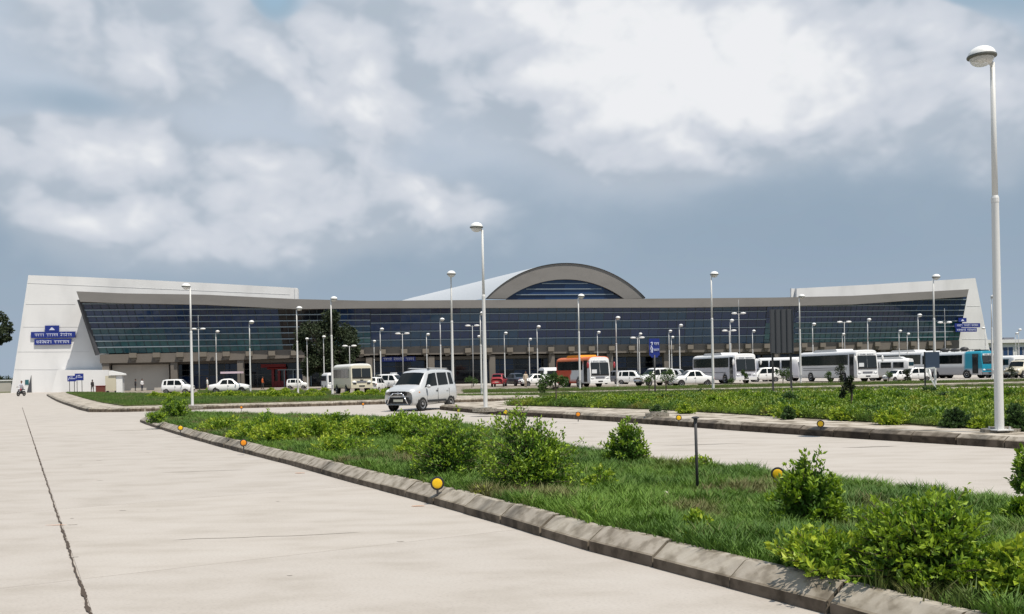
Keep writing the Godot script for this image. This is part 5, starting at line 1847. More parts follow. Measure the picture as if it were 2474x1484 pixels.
# ---------------------------------------------------------------- people
func person_mesh(bones: Array, cell := 0.032) -> ArrayMesh:
	var lo := Vector3.ONE * 99.0
	var hi := Vector3.ONE * -99.0
	for b in bones:
		for e in 2:
			var r := Vector3.ONE * (float(b[2 + e]) + 0.08)
			lo = lo.min(b[e] - r)
			hi = hi.max(b[e] + r)
	var n := Vector3i(((hi - lo) / cell).ceil()) + Vector3i.ONE
	var f := PackedFloat32Array()
	f.resize(n.x * n.y * n.z)
	f.fill(9.0)
	for b in bones:
		var a: Vector3 = b[0]
		var c: Vector3 = b[1]
		var reach := Vector3.ONE * (maxf(b[2], b[3]) + 0.1)
		var i0 := Vector3i(((a.min(c) - reach - lo) / cell).floor()).clamp(Vector3i.ZERO, n - Vector3i.ONE)
		var i1 := Vector3i(((a.max(c) + reach - lo) / cell).ceil()).clamp(Vector3i.ZERO, n - Vector3i.ONE)
		var ab := c - a
		var l2 := maxf(ab.length_squared(), 1e-6)
		for z in range(i0.z, i1.z + 1):
			for y in range(i0.y, i1.y + 1):
				for x in range(i0.x, i1.x + 1):
					var p := lo + Vector3(x, y, z) * cell
					var s := clampf((p - a).dot(ab) / l2, 0.0, 1.0)
					var d: float = p.distance_to(a + ab * s) - lerpf(b[2], b[3], s)
					var k := (z * n.y + y) * n.x + x
					var o := f[k]
					var h := maxf(0.045 - absf(o - d), 0.0) / 0.045
					f[k] = minf(o, d) - h * h * 0.045 * 0.25
	var ids := {}
	var vs := PackedVector3Array()
	var cs := PackedColorArray()
	var tris := PackedInt32Array()
	var at := func(x: int, y: int, z: int) -> float: return f[(z * n.y + y) * n.x + x]
	for z in n.z - 1:
		for y in n.y - 1:
			for x in n.x - 1:
				var sum := Vector3.ZERO
				var cnt := 0
				var v := PackedFloat32Array()
				var neg := 0
				for i in 8:
					var q: float = at.call(x + (i & 1), y + ((i >> 1) & 1), z + (i >> 2))
					v.append(q)
					if q < 0.0:
						neg += 1
				if neg == 0 or neg == 8:
					continue
				for e in [[0, 1], [2, 3], [4, 5], [6, 7], [0, 2], [1, 3], [4, 6], [5, 7], [0, 4], [1, 5], [2, 6], [3, 7]]:
					var p: float = v[e[0]]
					var q: float = v[e[1]]
					if (p < 0.0) != (q < 0.0):
						var s := p / (p - q)
						var A := Vector3(e[0] & 1, (e[0] >> 1) & 1, e[0] >> 2)
						var B := Vector3(e[1] & 1, (e[1] >> 1) & 1, e[1] >> 2)
						sum += A.lerp(B, s)
						cnt += 1
				ids[Vector3i(x, y, z)] = vs.size()
				var w := lo + (Vector3(x, y, z) + sum / cnt) * cell
				vs.append(w)
				var best := 9.0
				var col := Color.WHITE
				for b in bones:
					var ab: Vector3 = b[1] - b[0]
					var s := clampf((w - b[0]).dot(ab) / maxf(ab.length_squared(), 1e-6), 0.0, 1.0)
					var d: float = w.distance_to(b[0] + ab * s) - lerpf(b[2], b[3], s)
					if d < best:
						best = d
						col = b[4]
				cs.append(col)
	for key in ids:
		var x: int = key.x
		var y: int = key.y
		var z: int = key.z
		var here: float = at.call(x, y, z)
		for ax in 3:
			var o := Vector3i.ZERO
			o[ax] = 1
			var there: float = at.call(x + o.x, y + o.y, z + o.z)
			if (here < 0.0) == (there < 0.0):
				continue
			var u := Vector3i.ZERO
			var w := Vector3i.ZERO
			u[(ax + 1) % 3] = 1
			w[(ax + 2) % 3] = 1
			var q := [key, key - u, key - u - w, key - w]
			if not (ids.has(q[1]) and ids.has(q[2]) and ids.has(q[3])):
				continue
			var g := [ids[q[0]], ids[q[1]], ids[q[2]], ids[q[3]]]
			if here < 0.0:
				tris.append_array(PackedInt32Array([g[0], g[2], g[1], g[0], g[3], g[2]]))
			else:
				tris.append_array(PackedInt32Array([g[0], g[1], g[2], g[0], g[2], g[3]]))
	var st := SurfaceTool.new()
	st.begin(Mesh.PRIMITIVE_TRIANGLES)
	st.set_smooth_group(0)
	for i in tris:
		st.set_color(cs[i])
		st.add_vertex(vs[i])
	st.generate_normals()
	return st.commit()


func make_person(label: String, at: Vector3, turn: float, shirt: Color, trousers: Color, walk := 0.0, seated := false) -> Node3D:
	var skin := Color(0.17, 0.09, 0.055)
	var hair := Color(0.012, 0.01, 0.009)
	var shoe := Color(0.02, 0.018, 0.016)
	var t := thing("person", label, "person", at, turn)
	var hip := Vector3(0, 0.9, 0)
	var bones := []
	for s in [-1.0, 1.0]:
		var h := Vector3(0, 0.88, 0.095 * s)
		var knee := Vector3(0.14 * walk * s, 0.49, 0.11 * s)
		var foot := Vector3(0.2 * walk * s - 0.03, 0.08, 0.12 * s)
		if seated:
			h = Vector3(0, 0.8, 0.1 * s)
			knee = Vector3(0.42, 0.72, 0.2 * s)
			foot = Vector3(0.28, 0.32, 0.2 * s)
		bones.append([h, knee, 0.088, 0.062, trousers])
		bones.append([knee, foot, 0.062, 0.045, trousers])
		bones.append([foot - Vector3(0.02, 0.03, 0), foot + Vector3(0.15, -0.04, 0), 0.042, 0.034, shoe])
		var lean := 0.08 if seated else 0.0
		var sh := Vector3(0.02 + lean, 1.36, 0.19 * s)
		var el := Vector3(-0.14 * walk * s, 1.1, 0.25 * s)
		var ha := Vector3(0.1 - 0.2 * walk * s, 0.86, 0.25 * s)
		if seated:
			el = Vector3(0.26, 1.12, 0.28 * s)
			ha = Vector3(0.52, 1.05, 0.3 * s)
		bones.append([sh, el, 0.058, 0.045, shirt])
		bones.append([el, el.lerp(ha, 0.55), 0.042, 0.036, shirt])
		bones.append([el.lerp(ha, 0.55), ha, 0.034, 0.028, skin])
		bones.append([ha, ha + (ha - el).normalized() * 0.11, 0.034, 0.022, skin])
	var chest := Vector3(0.08 if seated else 0.01, 1.3, 0)
	hip = Vector3(0, 0.86 if seated else 0.93, 0)
	for s in [-0.06, 0.06]:
		bones.append([hip + Vector3(0, 0, s), chest + Vector3(0, 0, s * 1.5), 0.115, 0.118, shirt])
	bones.append([chest + Vector3(0, 0.08, -0.12), chest + Vector3(0, 0.08, 0.12), 0.075, 0.075, shirt])
	bones.append([chest + Vector3(0, 0.1, 0), chest + Vector3(0.02, 0.24, 0), 0.058, 0.052, skin])
	bones.append([chest + Vector3(0.045, 0.27, 0), chest + Vector3(0.03, 0.36, 0), 0.072, 0.085, skin])
	bones.append([chest + Vector3(0.1, 0.3, 0), chest + Vector3(0.125, 0.285, 0), 0.02, 0.014, skin])
	bones.append([chest + Vector3(-0.01, 0.36, 0), chest + Vector3(0.02, 0.41, 0), 0.088, 0.086, hair])
	var m := MeshInstance3D.new()
	m.mesh = person_mesh(bones)
	m.material_override = M.body
	put(m, "figure", t)
	return t


func make_people() -> void:
	make_person("person in white clothes standing between the hatchback and rounded sedan", Vector3(-39.82, 0.00, -118.92), 200.0, Color(0.72, 0.71, 0.68), Color(0.55, 0.52, 0.47))
	make_person("person in orange shirt walking behind the lamp right of the rounded sedan", Vector3(-34.49, 0.00, -125.71), 20.0, Color(0.55, 0.12, 0.03), Color(0.05, 0.045, 0.04), 0.6)
	make_person("person in dark clothes by the pale wall at left, left of two", Vector3(-55.53, 0.00, -134.15), 30.0, Color(0.03, 0.03, 0.035), Color(0.03, 0.03, 0.035))
	make_person("person in white shirt by the pale wall at left, right of two", Vector3(-54.55, 0.00, -134.15), -20.0, Color(0.66, 0.66, 0.68), Color(0.03, 0.035, 0.05))
	make_person("person in dark clothes beside the blue signs and red box", Vector3(-59.69, 0.00, -129.41), 80.0, Color(0.035, 0.03, 0.03), Color(0.04, 0.035, 0.03), 0.4)
	make_person("person in pale clothes between the dark car and the white car", Vector3(1.47, 0.00, -100.00), -60.0, Color(0.50, 0.42, 0.33), Color(0.42, 0.36, 0.29), 0.4)
	# rider and motorcycle far down the road
	var p := Vector3(-56.52, 0.00, -104.76)
	var t := thing("motorcycle", "motorcycle coming up the road at far left", "motorcycle", p, -90.0)
	for x in [-0.62, 0.62]:
		var st := begin(true)
		var b := Basis(Vector3.RIGHT, -PI / 2)
		lathe(st, Vector3(x, 0.3, 0), [[0.2, -0.05], [0.29, -0.05], [0.3, 0.0], [0.29, 0.05], [0.2, 0.05], [0.2, -0.05]], 18, b)
		tube(st, Vector3(x, 0.3, -0.04), Vector3(x, 0.3, 0.04), 0.06, 0.06, 8)
		for k in 6:
			bar(st, Vector3(x, 0.3, 0), Vector3(x + cos(k * PI / 3) * 0.21, 0.3 + sin(k * PI / 3) * 0.21, 0), 0.02, 0.02)
		commit("wheel", st, M.tyre, t)
	var st := begin(true)
	ball(st, Vector3(0.14, 0.74, 0), Vector3(0.27, 0.14, 0.13), 10)
	commit("fuel_tank", st, M.red_paint, t)
	plain_box(t, "seat", Vector3(-0.32, 0.74, 0), Vector3(0.62, 0.09, 0.24), M.black)
	plain_box(t, "engine", Vector3(0.05, 0.42, 0), Vector3(0.42, 0.34, 0.26), M.dark_trim)
	st = begin()
	for s in [-1, 1]:
		bar(st, Vector3(0.62, 0.3, 0.08 * s), Vector3(0.38, 0.98, 0.08 * s), 0.04, 0.04)
		bar(st, Vector3(-0.62, 0.3, 0.1 * s), Vector3(-0.1, 0.45, 0.1 * s), 0.04, 0.04)
		bar(st, Vector3(0.4, 1.0, 0.0), Vector3(0.3, 1.04, 0.34 * s), 0.03, 0.03)
	commit("fork", st, M.chrome, t)
	lamp_glass(t, "headlight", Vector3(0.5, 0.86, 0), Vector3(0.08, 0.1, 0.1), M.lens)
	make_person("person in pale shirt riding the motorcycle far down the road", p + Vector3(0, 0.0, -0.2), -90.0, Color(0.5, 0.5, 0.55), Color(0.05, 0.05, 0.06), 0.0, true)


# ---------------------------------------------------------------- planting
# shoots of leaves on bent twigs, young leaves at the tips paler
func make_bush(called: String, label: String, at: Vector3, radius: float, high: float, style: String, group := "", twigs := 60, leaves := 34, size := 0.055) -> Node3D:
	var t := thing(called, label, "shrub", at, rng.randf() * 360.0, group)
	var old_a := Color(0.042, 0.105, 0.010)
	var old_b := Color(0.105, 0.225, 0.02)
	var tip := Color(0.32, 0.45, 0.022)
	if style == "yellow":
		old_a = Color(0.115, 0.225, 0.018)
		old_b = Color(0.22, 0.35, 0.024)
		tip = Color(0.41, 0.48, 0.03)
	elif style == "dark":
		old_a = Color(0.022, 0.055, 0.018)
		old_b = Color(0.045, 0.095, 0.028)
		tip = Color(0.08, 0.15, 0.03)
	var st := begin()
	var sw := begin(true)
	var bumps := []
	for i in 7:
		bumps.append([Vector3(rng.randf_range(-1, 1), rng.randf_range(0.1, 1), rng.randf_range(-1, 1)).normalized(), rng.randf_range(-0.25, 0.25)])
	for i in twigs:
		var a := rng.randf() * TAU
		var e := asin(pow(rng.randf(), 0.75)) if style != "yellow" else asin(pow(rng.randf(), 1.1))
		var d := Vector3(cos(a) * cos(e), sin(e), sin(a) * cos(e))
		var reach := rng.randf_range(0.72, 1.02)
		for b in bumps:
			reach += b[1] * pow(maxf(d.dot(b[0]), 0.0), 4.0)
		if rng.randf() < 0.1:
			reach *= rng.randf_range(1.05, 1.25)
		var end := Vector3(d.x * radius, (d.y * 0.93 + 0.07) * high, d.z * radius) * reach
		var foot := Vector3(d.x, 0, d.z) * radius * 0.16
		var bend := Vector3(end.x * 0.42, end.y * 0.62, end.z * 0.42)
		tube(sw, foot, bend, 0.007, 0.005, 4, false)
		tube(sw, bend, end, 0.005, 0.002, 4, false)
		var tone := mixed(old_a, old_b)
		for k in leaves:
			var f := pow(rng.randf(), 0.62)
			var p := foot.lerp(bend, f * 2.0) if f < 0.5 else bend.lerp(end, f * 2.0 - 1.0)
			var spread := lerpf(0.10, 0.035, f) * clampf(radius * 2.0, 0.5, 1.4)
			p += rand_dir() * spread
			if p.y < 0.01:
				p.y = 0.02
			var young := smoothstep(0.72, 1.0, f) * rng.randf_range(0.35, 1.0)
			var c := tone.lerp(mixed(old_a, old_b), 0.5).lerp(tip, young)
			var out := ((end - foot).normalized() * 0.7 + rand_dir() + Vector3.UP * 0.35).normalized()
			leaf(st, p, out, size * rng.randf_range(0.65, 1.25), size * rng.randf_range(0.2, 0.3), c)
	commit("stems", sw, M.twig, t)
	commit("foliage", st, M.leaf, t)
	return t


func in_polys(p: Vector2, polys: Array) -> bool:
	for q in polys:
		if Geometry2D.is_point_in_polygon(p, q):
			return true
	return false


func tuft(blades: int, high: float, spread: float) -> ArrayMesh:
	var st := begin()
	for i in blades:
		var a := rng.randf() * TAU
		var r := spread * sqrt(rng.randf())
		var p := Vector3(cos(a) * r, 0, sin(a) * r)
		var d := Vector3(cos(a), 0, sin(a)).rotated(Vector3.UP, rng.randf_range(-1, 1))
		var h := high * rng.randf_range(0.45, 1.0)
		var w := 0.004
		var s := d.cross(Vector3.UP).rotated(Vector3.UP, rng.randf_range(-1, 1)) * w
		var m := p + Vector3(0, h * 0.6, 0) + d * h * rng.randf_range(0.05, 0.2)
		var e := m + Vector3(0, h * 0.38, 0) + d * h * rng.randf_range(0.15, 0.45)
		var g := rng.randf_range(0.75, 1.2)
		st.set_color(Color(g, g, g))
		quad(st, p - s, p + s, m + s * 0.8, m - s * 0.8)
		tri(st, m - s * 0.8, m + s * 0.8, e)
	st.generate_normals()
	return st.commit()


func weed(n: int) -> ArrayMesh:
	var st := begin()
	for i in n:
		var d := rand_dir()
		d.y = absf(d.y)
		leaf(st, d * Vector3(0.16, 0.2, 0.16) * pow(rng.randf(), 0.5), (d + rand_dir() * 0.7).normalized(), 0.06, 0.018, Color.WHITE * rng.randf_range(0.8, 1.2))
	st.generate_normals()
	return st.commit()


func scatter(called: String, label: String, mesh: Mesh, polys: Array, tries: int, near: float, power: float, y: float, lo: float, hi: float, a: Color, b: Color, dry: Color, m: Material) -> void:
	var nz := FastNoiseLite.new()
	nz.seed = 31
	nz.frequency = 0.35
	nz.fractal_octaves = 3
	var box_ := Rect2(polys[0][0], Vector2.ZERO)
	for q in polys:
		for p in q:
			box_ = box_.expand(p)
	var xs := []
	var cs := []
	for i in tries:
		var p := Vector2(rng.randf_range(box_.position.x, box_.end.x), rng.randf_range(box_.position.y, box_.end.y))
		if rng.randf() > pow(minf(near / maxf(p.length(), 0.1), 1.0), power):
			continue
		if p.y > -3.5 or absf(p.x) > -p.y * 0.75 + 3.0 or not in_polys(p, polys):
			continue
		var v := nz.get_noise_2d(p.x, p.y)
		var u := nz.get_noise_2d(p.x * 3.0 + 90.0, p.y * 3.0)
		var s := rng.randf_range(lo, hi) * (1.0 + 0.55 * u)
		var c := a.lerp(b, clampf(0.5 + v * 0.9 + rng.randf_range(-0.35, 0.35), 0.0, 1.0))
		c = c.lerp(dry, smoothstep(0.18, 0.5, nz.get_noise_2d(p.x * 1.3 - 40.0, p.y * 1.3 + 13.0)) * 0.75 + (0.5 if rng.randf() < 0.05 else 0.0))
		xs.append(Transform3D(Basis(Vector3.UP, rng.randf() * TAU).scaled(Vector3(s * rng.randf_range(0.9, 1.3), s, s)), Vector3(p.x, y, p.y)))
		cs.append(c)
	var mm := MultiMesh.new()
	mm.transform_format = MultiMesh.TRANSFORM_3D
	mm.use_colors = true
	mm.mesh = mesh
	mm.instance_count = xs.size()
	for i in xs.size():
		mm.set_instance_transform(i, xs[i])
		mm.set_instance_color(i, cs[i])
	var o := MultiMeshInstance3D.new()
	o.multimesh = mm
	o.material_override = m
	put(o, called)
	o.set_meta("kind", "stuff")
	tag(o, label, "grass" if called == "grass" else "weeds")


func make_plants() -> void:
	var isl := offset_path(near_kerb, 0.26)
	isl.append_array(offset_path(far_edge, 0.12))
	var island_poly := PackedVector2Array(isl)
	var right_poly := PackedVector2Array([Vector2(-0.24, -38.79), Vector2(2.60, -35.52), Vector2(4.75, -32.54), Vector2(6.34, -29.03), Vector2(8.65, -23.19), Vector2(9.72, -20.19), Vector2(10.56, -18.74), Vector2(11.39, -17.17), Vector2(27.82, -41.87), Vector2(23.60, -42.05), Vector2(15.11, -43.65), Vector2(9.36, -44.63), Vector2(5.23, -43.98), Vector2(1.98, -42.95)])
	var left_poly := PackedVector2Array([Vector2(-53.37, -108.93), Vector2(-35.28, -74.77), Vector2(-26.08, -57.76), Vector2(-20.86, -48.89), Vector2(-17.80, -49.66), Vector2(-14.64, -50.46), Vector2(-11.12, -51.14), Vector2(-7.48, -52.54), Vector2(-5.31, -53.48), Vector2(-7.34, -58.02), Vector2(-12.39, -62.19), Vector2(-18.22, -67.01), Vector2(-31.24, -82.01)])
	var strip_a := PackedVector2Array([Vector2(-3.33, -57.19), Vector2(1.64, -58.47), Vector2(9.82, -59.70), Vector2(20.79, -60.03), Vector2(40.28, -60.61), Vector2(41.72, -62.77), Vector2(21.91, -63.26), Vector2(10.54, -64.05), Vector2(1.80, -63.77), Vector2(-3.69, -63.36)])
	var strip_b := PackedVector2Array([Vector2(-3.95, -73.73), Vector2(2.06, -73.03), Vector2(13.48, -73.75), Vector2(26.15, -75.47), Vector2(51.90, -78.08), Vector2(54.31, -81.70), Vector2(27.95, -80.66), Vector2(14.72, -80.49), Vector2(2.25, -79.64), Vector2(-4.41, -82.35)])
	var strip_c := PackedVector2Array([Vector2(-34.20, -99.27), Vector2(-23.60, -86.85), Vector2(-15.71, -78.92), Vector2(-18.15, -91.19), Vector2(-27.70, -101.94), Vector2(-39.80, -115.56)])
	var ga := Color(0.066, 0.148, 0.018)
	var gb := Color(0.155, 0.28, 0.03)
	var dry := Color(0.20, 0.17, 0.075)
	scatter("grass", "long green grass growing on the island between the carriageways", tuft(17, 0.145, 0.06), [island_poly], 390000, 9.0, 1.25, 0.145, 0.55, 1.35, ga, gb, dry, M.grass)
	scatter("grass", "rough grass growing on the verge across the second carriageway", tuft(22, 0.2, 0.13), [right_poly], 120000, 26.0, 1.0, 0.24, 0.6, 1.25, Color(0.06, 0.125, 0.016), Color(0.135, 0.22, 0.026), dry, M.grass)
	scatter("grass", "short grass growing on the verge at left before the car park", tuft(22, 0.22, 0.16), [left_poly], 60000, 200.0, 1.0, 0.24, 0.6, 1.1, Color(0.055, 0.12, 0.016), Color(0.11, 0.20, 0.024), dry, M.grass)
	scatter("grass", "short grass growing in the planted strips of the car park", tuft(22, 0.22, 0.2), [strip_a, strip_b, strip_c], 90000, 200.0, 1.0, 0.09, 0.6, 1.1, Color(0.07, 0.13, 0.018), Color(0.14, 0.21, 0.028), dry, M.grass)
	scatter("weeds", "leafy weeds spreading through the verge across the second carriageway", weed(40), [right_poly], 42000, 28.0, 1.0, 0.25, 0.4, 1.35, Color(0.075, 0.17, 0.02), Color(0.26, 0.36, 0.026), Color(0.28, 0.30, 0.03), M.leaf)
	scatter("weeds", "leafy weeds among the grass of the island", weed(26), [island_poly], 3200, 14.0, 0.6, 0.15, 0.35, 0.8, Color(0.09, 0.18, 0.02), Color(0.2, 0.29, 0.024), Color(0.28, 0.30, 0.03), M.leaf)

	# shrubs on the island, from the nearest
	for q in [
		["largest nearest bush, bright green, beside the kerb at lower right", Vector3(2.67, 0.20, -5.92), 0.41, 0.51, "green", 250, 56, 0.05],
		["spreading low yellow green shrub left of the largest bush", Vector3(2.12, 0.20, -6.31), 0.32, 0.28, "yellow", 60, 34, 0.06],
		["yellow tipped low shrub at the lower right corner", Vector3(2.97, 0.20, -5.48), 0.20, 0.27, "yellow", 50, 30, 0.06],
		["upright bright green bush with a tall leading shoot, beside the yellow disc", Vector3(2.66, 0.20, -8.22), 0.32, 0.49, "green", 130, 46, 0.052],
		["broad dark green bush, tallest of the middle group", Vector3(0.25, 0.20, -11.32), 0.58, 0.81, "green", 190, 52, 0.052],
		["bright green bush joined to the left of the broad dark one", Vector3(-0.86, 0.20, -12.51), 0.54, 0.74, "green", 150, 48, 0.052],
		["compact round bush alone at the edge of the second carriageway", Vector3(1.74, 0.20, -13.92), 0.36, 0.51, "green", 80, 40, 0.06],
		["tiny yellow green shrub right of the broad dark bush", Vector3(1.02, 0.20, -10.81), 0.17, 0.22, "yellow", 26, 24, 0.055],
		["tiny yellow weed shrub before the thin steel post", Vector3(1.59, 0.20, -7.99), 0.12, 0.12, "yellow", 20, 16, 0.055],
		["tiny yellow shrub behind the thin steel post", Vector3(2.69, 0.20, -13.06), 0.21, 0.20, "yellow", 20, 18, 0.055],
		["tall bush cut by the right edge beside the second carriageway", Vector3(5.39, 0.20, -9.54), 0.17, 0.46, "green", 50, 36, 0.06],
		["low bush by the far kerb under the right edge", Vector3(4.43, 0.20, -7.95), 0.13, 0.22, "green", 30, 30, 0.06],
		["green bush at the back of the island, right end of the hedge", Vector3(-1.87, 0.20, -19.62), 0.59, 0.48, "green", 80, 40, 0.075],
		["hedge bush with yellow tips, second from right on the island", Vector3(-2.81, 0.20, -20.63), 0.68, 0.51, "green", 80, 40, 0.075],
		["hedge bush with yellow tips, third from right on the island", Vector3(-3.65, 0.20, -20.86), 0.63, 0.48, "yellow", 70, 40, 0.075],
		["wide yellow green hedge bush in the middle of the island's row", Vector3(-4.39, 0.20, -20.53), 0.67, 0.49, "yellow", 80, 40, 0.075],
		["extra dense green hedge bush behind the yellow tipped one, right part", Vector3(-2.54, 0.20, -21.98), 0.60, 0.45, "green", 90, 40, 0.075],
		["green hedge bush between two yellow ones in the island's row", Vector3(-4.34, 0.20, -22.19), 0.61, 0.43, "green", 80, 40, 0.075],
		["green hedge bush behind the brownish yellow one", Vector3(-6.23, 0.20, -23.05), 0.58, 0.37, "green", 70, 38, 0.08],
		["low yellow green bush before the hedge on the island", Vector3(-3.22, 0.20, -16.83), 0.55, 0.30, "yellow", 50, 34, 0.07],
		["yellow green hedge bush above the orange disc by the kerb", Vector3(-5.08, 0.20, -19.96), 0.54, 0.39, "yellow", 70, 38, 0.08],
		["brownish yellow hedge bush left of the orange disc by the kerb", Vector3(-6.19, 0.20, -21.28), 0.52, 0.36, "yellow", 55, 36, 0.08],
		["low hedge bush near the island's narrow end", Vector3(-7.92, 0.20, -24.56), 0.54, 0.33, "yellow", 45, 34, 0.08],
		["small round bush on the island below the left lamp", Vector3(-12.33, 0.20, -33.34), 0.55, 0.64, "green", 60, 40, 0.085],
		["low bush at the tip of the island spilling over the kerb", Vector3(-11.54, 0.20, -29.48), 0.31, 0.32, "green", 34, 30, 0.08],
		["yellow bush low down at left of the middle group", Vector3(-1.75, 0.20, -16.01), 0.44, 0.28, "yellow", 44, 34, 0.065],
		["yellow green bush in front of the joined pair of bushes", Vector3(-0.72, 0.20, -14.20), 0.29, 0.26, "yellow", 44, 30, 0.06],
	]:
		make_bush("bush", q[0], q[1], q[2] * 1.12, q[3] * 1.12, q[4], "shrubs planted on the island", q[5], q[6], q[7])
	# shrubs on the far verge
	for q in [
		["dark round shrub left of the nearest lamp's foot", Vector3(9.72, 0.20, -20.07), 0.30, 0.42, "dark", 70, 36, 0.08],
		["dark round shrub right of the nearest lamp's foot", Vector3(10.37, 0.20, -18.73), 0.28, 0.53, "dark", 70, 36, 0.08],
		["small yellow shrub just left of the nearest lamp's foot", Vector3(10.10, 0.20, -19.65), 0.22, 0.23, "yellow", 34, 26, 0.08],
		["yellow green shrub at the verge's front, right of the yellow disc", Vector3(8.94, 0.20, -21.61), 0.41, 0.37, "yellow", 60, 32, 0.08],
		["yellow green shrub on the verge above the yellow disc", Vector3(8.60, 0.20, -23.62), 0.48, 0.39, "yellow", 60, 32, 0.085],
		["low yellow shrub at the front of the verge, middle", Vector3(7.60, 0.20, -25.31), 0.46, 0.35, "yellow", 50, 30, 0.085],
		["dark leafy shrub at the verge's front left of the middle", Vector3(7.41, 0.20, -24.48), 0.22, 0.36, "dark", 44, 30, 0.085],
		["green shrub right of the thin steel post's cap", Vector3(5.50, 0.20, -28.76), 0.30, 0.31, "yellow", 40, 28, 0.09],
		["dry grey green shrub on a dark stone base", Vector3(4.45, 0.20, -28.07), 0.33, 0.43, "dark", 50, 26, 0.06],
		["green shrub in the middle of the far verge", Vector3(12.94, 0.20, -34.23), 0.62, 0.53, "green", 50, 30, 0.1],
		["dark green shrub deep in the verge below the big sign panel", Vector3(9.64, 0.20, -31.82), 0.43, 0.49, "dark", 50, 30, 0.1],
		["green shrub in the verge left of the sapling", Vector3(11.13, 0.20, -33.03), 0.68, 0.42, "green", 50, 30, 0.1],
		["green shrub in the verge below the notice board", Vector3(13.34, 0.20, -31.85), 0.65, 0.52, "green", 50, 30, 0.1],
		["low green shrub far along the verge at left", Vector3(3.36, 0.20, -34.97), 0.64, 0.35, "yellow", 50, 28, 0.1],
		["broad low shrub along the verge behind the dry shrub", Vector3(5.16, 0.20, -35.33), 0.80, 0.42, "green", 50, 28, 0.1],
		["yellow shrub along the verge behind the steel post", Vector3(6.97, 0.20, -30.60), 0.70, 0.39, "yellow", 50, 28, 0.1],
		["green shrub at the back of the verge under the sign posts", Vector3(9.61, 0.20, -37.66), 0.77, 0.48, "green", 50, 28, 0.1],
		["green shrub at the right edge of the verge's back", Vector3(17.88, 0.20, -32.74), 0.67, 0.60, "green", 50, 30, 0.1],
		["green shrub in the verge left of the nearest lamp pole", Vector3(14.66, 0.20, -29.29), 0.60, 0.45, "green", 50, 30, 0.1],
		["tuft of dark weeds at the back of the verge by the white sedan", Vector3(9.76, 0.20, -46.79), 0.43, 0.38, "dark", 30, 24, 0.1],
	]:
		make_bush("bush", q[0], q[1], q[2], q[3], q[4], "shrubs growing on the far verge", q[5], q[6], q[7])
	var loose := []
	for i in 3:
		loose.append(make_bush("verge_shrub", "", Vector3(0, -20, 0), 0.5, 0.36, ["green", "yellow", "dark"][i], "wild shrubs scattered over the far verge", 46, 30, 0.09))
	var wild := [Vector2(2.58, -37.48), Vector2(4.12, -37.59), Vector2(4.54, -34.31), Vector2(6.18, -36.61), Vector2(7.79, -37.98), Vector2(6.80, -30.78), Vector2(9.12, -37.76), Vector2(9.57, -35.00), Vector2(7.96, -28.68), Vector2(10.22, -31.19), Vector2(9.11, -26.34), Vector2(11.88, -33.90), Vector2(11.80, -30.51), Vector2(9.56, -24.15), Vector2(12.33, -28.83), Vector2(14.49, -32.67), Vector2(10.29, -22.85), Vector2(12.70, -27.37), Vector2(16.14, -33.78), Vector2(13.08, -26.03), Vector2(15.31, -29.02), Vector2(14.33, -26.25), Vector2(20.09, -38.71), Vector2(17.90, -38.92)]
	for i in wild.size():
		var p := Vector3(wild[i].x, 0.22, wild[i].y)
		var k: int = [0, 1, 0, 2, 1][i % 5]
		var text: String = ["wild green shrub among the weeds of the far verge", "wild yellow green shrub among the weeds of the far verge", "wild dark shrub among the weeds of the far verge"][k]
		if loose[k].position.y < -10.0:
			loose[k].position = p
			tag(loose[k], text, "shrub", "wild shrubs scattered over the far verge")
		else:
			dup(loose[k], "verge_shrub", text, "shrub", p, rng.randf() * 360.0, "wild shrubs scattered over the far verge", rng.randf_range(0.65, 1.1))
	# the low hedge on the left verge: one row of like shrubs
	var kinds := []
	for i in 4:
		kinds.append(make_bush("hedge_shrub", "low yellow green shrub in the hedge row on the left verge", Vector3(0, -20, 0), 0.55, 0.42, "yellow", "hedge row along the left verge", 60, 30, 0.12))
	var spots := [Vector2(-27.51, -69.87), Vector2(-25.42, -66.57), Vector2(-25.43, -68.56), Vector2(-23.09, -64.21), Vector2(-22.92, -65.99), Vector2(-22.43, -66.67), Vector2(-21.04, -64.83), Vector2(-20.02, -64.19), Vector2(-19.44, -64.78), Vector2(-17.85, -61.93), Vector2(-16.91, -61.35), Vector2(-15.70, -59.75), Vector2(-15.32, -61.27), Vector2(-13.70, -57.72), Vector2(-13.25, -59.12), Vector2(-12.22, -57.65), Vector2(-10.61, -58.35), Vector2(-9.83, -58.72), Vector2(-8.80, -58.07), Vector2(-8.20, -59.47)]
	for i in spots.size():
		var p := Vector3(spots[i].x, 0.24, spots[i].y)
		if i < 4:
			kinds[i].position = p
		else:
			dup(kinds[i % 4], "hedge_shrub", "low yellow green shrub in the hedge row on the left verge", "shrub", p, rng.randf() * 360.0, "hedge row along the left verge", rng.randf_range(0.8, 1.15))
	spots = [Vector2(-36.71, -110.21), Vector2(-34.23, -107.94), Vector2(-25.33, -95.60), Vector2(-23.38, -93.89), Vector2(-21.21, -90.10), Vector2(-19.59, -88.71), Vector2(-18.07, -87.40)]
	for i in spots.size():
		dup(kinds[i % 4], "hedge_shrub", "low yellow green shrub in the hedge strip behind, before the dark tree", "shrub", Vector3(spots[i].x, 0.1, spots[i].y), rng.randf() * 360.0, "hedge strip before the dark tree", 0.95)


